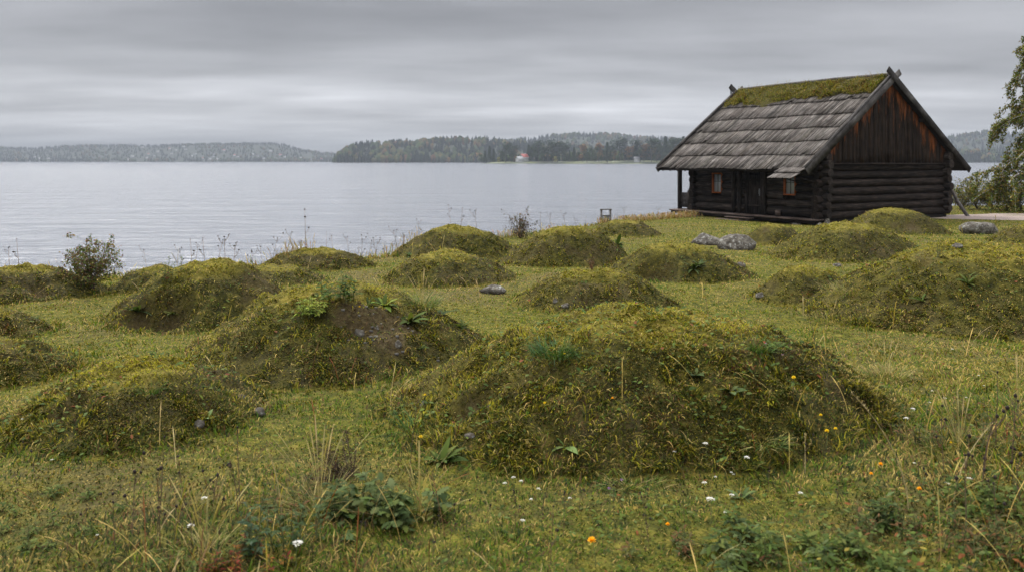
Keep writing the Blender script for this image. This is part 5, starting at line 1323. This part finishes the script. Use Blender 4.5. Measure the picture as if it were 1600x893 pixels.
# dry stalks with dark seed heads: one plant each, copied
def stalk_proto(seed, h, nb, col=(.09, .06, .035), dotc=(.022, .015, .012), dot=.006):
    rs = random.Random(seed); o = empty('dry_stalk'); st = MB(); hd = MB()
    P = [np.array([0, 0, -.02])]; dx, dy = rs.uniform(-.12, .12), rs.uniform(-.12, .12)
    for k in range(6): P.append(P[-1] + np.array([dx + rs.uniform(-.05, .05), dy, 1]) * h / 6)
    P = np.array(P); st.tube(P, np.linspace(.0022, .001, 7), 4, col); ends = [P[-1]]
    for k in range(nb):
        b0 = P[rs.randint(2, 5)]; a = rs.uniform(0, 6.28); l_ = h * rs.uniform(.15, .35)
        q = [b0, b0 + np.array([math.cos(a) * .4, math.sin(a) * .4, .5]) * l_, b0 + np.array([math.cos(a) * .55, math.sin(a) * .55, 1.1]) * l_]; st.tube(q, [.0015, .0012, .0009], 4, col); ends.append(q[-1])
    for e_ in ends:
        r_ = dot * rs.uniform(.7, 1.4); hd.tube([e_ - [0, 0, r_ * .8], e_, e_ + [0, 0, r_]], [r_ * .5, r_, r_ * .45], 6, dotc)
    st.build('stem', M_stem, o); hd.build('seed_spray', M_stem, o); reg(o); return o
prot = [stalk_proto(50 + k, random.uniform(.22, .32), 2 + k % 4) for k in range(6)]
spots = [(250, 800, 1.3), (180, 860, 1.0), (205, 850, 1.2), (245, 845, .9), (290, 790, .9), (330, 800, .8), (300, 850, 1.0), (270, 875, .9), (345, 840, 1.1), (130, 850, .8), (60, 770, .8), (30, 790, .7), (375, 790, 1.4),
         (980, 470, .9), (965, 478, .7), (1000, 460, .7), (1108, 500, .8), (1040, 478, .6), (860, 880, .9), (880, 840, .8), (805, 830, .7), (765, 830, .7), (725, 850, .7), (845, 815, .6), (905, 800, .7), (960, 815, .7), (1000, 840, .8), (1015, 860, .8), (1070, 830, .7),
         (1530, 770, 1.5), (1555, 700, 1.6), (1580, 730, 1.5), (1510, 830, 1.3), (1440, 780, .9), (1250, 760, .8), (1305, 790, .7), (1200, 770, .7), (1400, 720, .8), (1560, 850, 1.1), (1595, 790, 1.4), (700, 870, .8), (690, 830, .7), (675, 890, .7), (560, 880, .7), (1475, 740, 1.1), (1340, 560, .8), (1290, 520, .7), (1275, 545, .7), (1262, 500, .8), (1250, 470, .6)]
ORD = []
for i, (px, py, s) in enumerate(spots):
    x, y, z = pix(px, py, 3.0); 
    o = prot[i] if i < 6 else copy_tree(prot[i % 6]); o.location = (x, y, z); o.scale = (s, s, s); o.rotation_euler = (0, 0, random.uniform(0, 6))
    ORD.append((px, o))
    if py < 600 and px < 1150: lb, gr = 'dark seeded stalk on the crest of the large front mound', 'seeded stalks on the large front mound'
    elif py < 600: lb, gr = 'seeded stalk between the large front mound and huge right mound', 'seeded stalks between the two large mounds'
    elif px < 400: lb, gr = 'thin brown stalk with black seed heads in the bottom left grass', 'seeded stalks at the bottom left'
    elif px < 1110: lb, gr = 'short stalk with a dark seed head in the bottom middle grass', 'seeded stalks at the bottom middle'
    else: lb, gr = 'thin dark stalk with seed heads on the right bank', 'seeded stalks on the right bank'
    tag(o, lb, 'dry stalk', gr)
# along the shore skyline
edge_spots = [(30, 422), (15, 424), (118, 430), (200, 424), (215, 421), (285, 415), (300, 414), (352, 408), (340, 410), (365, 408), (230, 432), (305, 412), (320, 412), (410, 420), (425, 416), (470, 396), (478, 390), (458, 392), (510, 390), (520, 393), (545, 395), (560, 402), (575, 400), (585, 396), (600, 395), (612, 392), (622, 388), (630, 380), (640, 372), (655, 364), (720, 354), (745, 356), (705, 356), (790, 368), (800, 368), (835, 366), (845, 365), (860, 360), (885, 354), (900, 352), (915, 350), (925, 347), (965, 343), (975, 342), (1025, 342), (395, 425), (590, 402), (565, 396)]
for i, (px, py) in enumerate(edge_spots):
    x, y, z = crest(px, 10, 36); s = random.uniform(.75, 1.35) * (1 + y * .012) * (1.35 if i == 16 else 1)
    o = copy_tree(prot[i % 6]); ORD.append((px, o)); o.location = (x, y, z - .02); o.scale = (s * 1.5, s * 1.5, s); o.rotation_euler = (0, 0, random.uniform(0, 6))
    if i == 16: tag(o, 'tallest thin stalk on the skyline of the brown lakeside mound', 'dry stalk')
    elif px < 460: tag(o, 'thin seeded stalk against the lake on the left skyline', 'dry stalk', 'seeded stalks on the left shore skyline')
    elif px < 760: tag(o, 'thin seeded stalk against the lake, between the two middle lakeside mounds', 'dry stalk', 'seeded stalks on the middle shore skyline')
    else: tag(o, 'thin seeded stalk against the lake near the brown shrub and the bin', 'dry stalk', 'seeded stalks near the bin')
# bare forked twig on the left crest, with small white poles
x, y, z = crest(282, 11, 16); mb = MB(); k_ = y / F; mb.tube([(0, 0, -.05), (-6 * k_, 0, 16 * k_), (-14 * k_, 0, 30 * k_)], [.008, .006, .005], 5, (.30, .27, .22)); mb.tube([(-5 * k_, 0, 14 * k_), (-3 * k_, 0, 36 * k_)], [.005, .004], 5, (.30, .27, .22))
o = mb.build('bare_twig', M_stem); o.location = (x, y, z); tag(o, 'pale forked bare twig on the crest right of the lone round bush', 'twig')
# fringe of tall dry grass along the shore
n = 9000; xs_ = rng.uniform(-9, 12, n); ys_ = edge(xs_) + rng.normal(-.1, .28, n); dens = fbm(xs_ * .9, xs_ * 0, 33, 3) + .25 * np.exp(-((xs_ - 5) / 2.2)**2) + .2 * np.exp(-((xs_ + 3) / .7)**2)
ok = rng.random(n) < sstep(.46, .75, dens) * .55; xs_, ys_ = xs_[ok], ys_[ok]; n = len(xs_)
hg_ = rng.uniform(.10, .38, n); V, Fq = ribbons(np.stack([xs_, ys_, top_h(xs_, ys_) - .02], 1), rng.uniform(0, 6.3, n), rng.uniform(1.0, 1.5, n), hg_, .0020 + .0006 * ys_, rng.uniform(.1, .8, n), 6, [.9, .8, .7, .6, 1.3, .3])
me = np_mesh('shore_grass', V, Fq, rep(pick(n, [(.30, .20, .09), (.26, .12, .05), (.2, .17, .06), (.34, .27, .13)], [.4, .25, .25, .2]), 6)); me.materials.append(M_leaf)
o = bpy.data.objects.new('shore_grass', me); COL.objects.link(o); tag(o, 'reddish dry grass fringe along the top of the shore', 'dry grass', kind='stuff')
# flowers
def flower_proto(name, h, r, col, n, flat=True, stem=(.10, .12, .04), disc=None):
    o = empty(name); MB().tube([(0, 0, -.02), (.006, 0, h * .5), (0, .004, h)], [.0015, .0013, .001], 4, stem).build('stem', M_stem, o)
    if flat:                                                      # umbel: a dome of little florets
        a = rng.uniform(0, 6.3, n); q = np.sqrt(rng.random(n)) * r; P = np.stack([np.cos(a) * q, np.sin(a) * q, h + .35 * r * (1 - (q / r)**2)], 1)
        V, Fq = ribbons(P, a, rng.uniform(.1, 1.2, n), r * .5, r * .42, .3, 4, [.5, 1, .9, .2])
    else:
        a = np.arange(n) * 2.4; V, Fq = ribbons(np.tile([[0, 0, h]], (n, 1)), a, np.linspace(.15, 1.3, n), r, r * .42, .3, 4, [.3, .9, 1, .4])
    me = np_mesh('flower_head', V, Fq, rep(np.asarray(col) * (1 + (rng.random((n, 1)) - .5) * .3), 4)); me.materials.append(M_leaf); l = bpy.data.objects.new('flower_head', me); COL.objects.link(l); l.parent = o
    reg(o); return o
fw = flower_proto('white_flower', .10, .012, (.62, .60, .56), 34); fy = flower_proto('yellow_flower', .10, .013, (.75, .52, .02), 24, False); fp = flower_proto('purple_flower', .14, .010, (.30, .16, .34), 20); fo = flower_proto('orange_flower', .09, .013, (.80, .36, .01), 26, False)
def plant_flower(pr, px, py, s, lb, gr, cat='flower', first=[]):
    x, y, z = pix(px, py + 6, 3.0)
    o = pr if pr.name not in first else copy_tree(pr); first.append(pr.name)
    o.location = (x, y, z - .03); ORD.append((px, o)); o.scale = (s, s, s); o.rotation_euler = (random.uniform(-.1, .1), random.uniform(-.1, .1), random.uniform(0, 6)); tag(o, lb, cat, gr)
for px, py, s in ((790, 762, .8), (803, 757, .9), (815, 758, .8), (832, 785, .7), (892, 783, .7), (813, 826, .9), (840, 768, .7), (1053, 713, .8), (1102, 708, 1.1), (1118, 746, .6), (1102, 764, .9), (1140, 784, .9), (1135, 808, .8), (1111, 811, 1.5), (1168, 729, 1.1), (1141, 740, .6), (1146, 740, .5), (1135, 818, .6)):
    plant_flower(fw, px, py, s, 'small white flower head in the grass below the large front mound', 'white flowers below the large front mound')
for px, py, s in ((1424, 654, 1.2), (1417, 668, 1.2), (1452, 633, .8), (1475, 628, .9), (1487, 547, .8), (1530, 588, .7), (1510, 620, .6), (1538, 602, .6), (1515, 763, 1.0), (1480, 765, .9), (1428, 728, .7), (1248, 781, .9), (1455, 612, .7)):
    plant_flower(fw, px, py, s, 'small white flower head in the grass on the right side', 'white flowers on the right')
for px, py, s in ((320, 797, 1.1), (302, 840, 1.1), (35, 655, .6), (184, 680, .5), (83, 719, .6), (152, 836, .5)):
    plant_flower(fw, px, py, s, 'small white flower head in the grass at the lower left', 'white flowers at the lower left')
plant_flower(fw, 460, 888, 1.6, 'round white flower head at the bottom edge, left of centre', None)
for px, py, s, lb in ((655, 696, 1.1, 'yellow flower beside the dark rosette at the left end of the large mound'), (665, 627, 1.0, 'yellow flower high at the left end of the large mound'), (1240, 605, 1.2, 'yellow flower in the right flank of the large front mound'), (1290, 693, 1.3, 'largest yellow flower in the grass right of the large mound'),
                      (1304, 681, 1.0, 'yellow flower just above the largest one in the right grass'), (1285, 661, 1.0, 'yellow flower at the right foot of the large front mound'), (1485, 695, .7, 'small yellow flower at the right bank'), (852, 636, .8, 'small yellow flower in the middle of the large mound face'), (882, 559, .8, 'yellow flower beside the green tuft on the large mound'), (562, 484, .9, 'tiny orange-yellow flower left of the dock rosette')):
    plant_flower(fy, px, py, s, lb, None)
for px, py, s, lb in ((1375, 738, 1.1, 'upper of two orange flowers by the blue-green herb'), (1360, 747, .9, 'lower of two orange flowers by the blue-green herb'), (930, 878, 1.6, 'big orange flower at the bottom edge of the photo'), (1042, 828, .9, 'orange flower in the bottom middle grass'), (958, 628, .8, 'orange leaf-like flower on the large mound face'), (1435, 778, 1.1, 'upright orange flower on the right bank')):
    plant_flower(fo, px, py, s, lb, None)
for px, py, s in ((975, 774, 1.0), (951, 795, 1.1), (1199, 553, .9), (1226, 571, .9)): plant_flower(fp, px, py, s, 'small purple flower ' + ('in the grass below the large mound' if py > 700 else 'on the upper right face of the large mound'), 'purple flowers ' + ('below' if py > 700 else 'on') + ' the large mound')
# long single dead stems
for i, (px, py, hp, dx, lb) in enumerate(((783, 525, 34, -4, 'single pale grass stem standing behind the left end of the large mound'), (1420, 800, 190, -90, 'longest pale arching grass stem over the right bank'), (1490, 790, 130, 60, 'pale slanting grass stem leaning right on the right bank'), (1258, 740, 62, 0, 'thin pale upright stem right of the large mound front'),
                                      (250, 855, 110, -4, 'tall thin dark stem at the lower left'), (372, 810, 90, -12, 'tall thin brown stem above the blue-green weed'), (640, 770, 150, 14, 'tall arching pale stem rising left of the dark rosette'), (440, 810, 110, -22, 'pale arching stem with a feathery head in the left foreground'), (1535, 760, 110, 20, 'dark slanting bare stem on the right bank'))):
    x, y, z = pix(px, py); k_ = y / F; P = [(dx * k_ * f**1.8, 0, hp * k_ * (f - .12 * f * f) * 1.12) for f in np.linspace(0, 1, 8)]
    c_ = (.08, .05, .03) if 'dark' in lb or 'brown' in lb else (.34, .27, .13)
    mb = MB(); mb.tube(P, np.linspace(.0028, .0016, 8), 4, c_); o = mb.build('tall_dry_grass', M_stem)
    a_ = rng.uniform(0, 6.3, 26); f_ = rng.uniform(.82, 1, 26); Pp = np.stack([np.interp(f_, np.linspace(0, 1, 8), [p_[0] for p_ in P]), a_ * 0, np.interp(f_, np.linspace(0, 1, 8), [p_[2] for p_ in P])], 1)
    V, Fq = ribbons(Pp, a_, 1.0, .016, .004, .4, 3); me = np_mesh('seed_head', V, Fq, rep(np.tile([c_], (26, 1)), 3)); me.materials.append(M_leaf); l = bpy.data.objects.new('seed_head', me); COL.objects.link(l); l.parent = o
    o.location = (x, y, z); tag(o, lb, 'grass stem')

# each look-alike gets its own place in its row
byl = {}
for px, o in ORD + HO: byl.setdefault(o['label'], []).append((px, o))
ordw = ['leftmost', 'second', 'third', 'fourth', 'fifth', 'sixth', 'seventh', 'eighth', 'ninth', 'tenth', 'eleventh', 'twelfth', 'thirteenth', 'fourteenth', 'fifteenth', 'sixteenth', 'seventeenth', 'eighteenth', 'nineteenth', 'twentieth']
for lb, l in byl.items():
    if len(l) < 2: continue
    for k, (px, o) in enumerate(sorted(l, key=lambda q: q[0])):
        if k < 20: o['label'] = ordw[k] + (' ' if k == 0 else ' from left, ') + lb.replace(' in the bottom left grass', ' at bottom left').replace(' in the grass', '').replace('thin seeded stalk against the lake, between the two middle lakeside mounds', 'seeded stalk between the two middle lakeside mounds').replace('thin seeded stalk against the lake near the brown shrub and the bin', 'seeded skyline stalk near the bin')
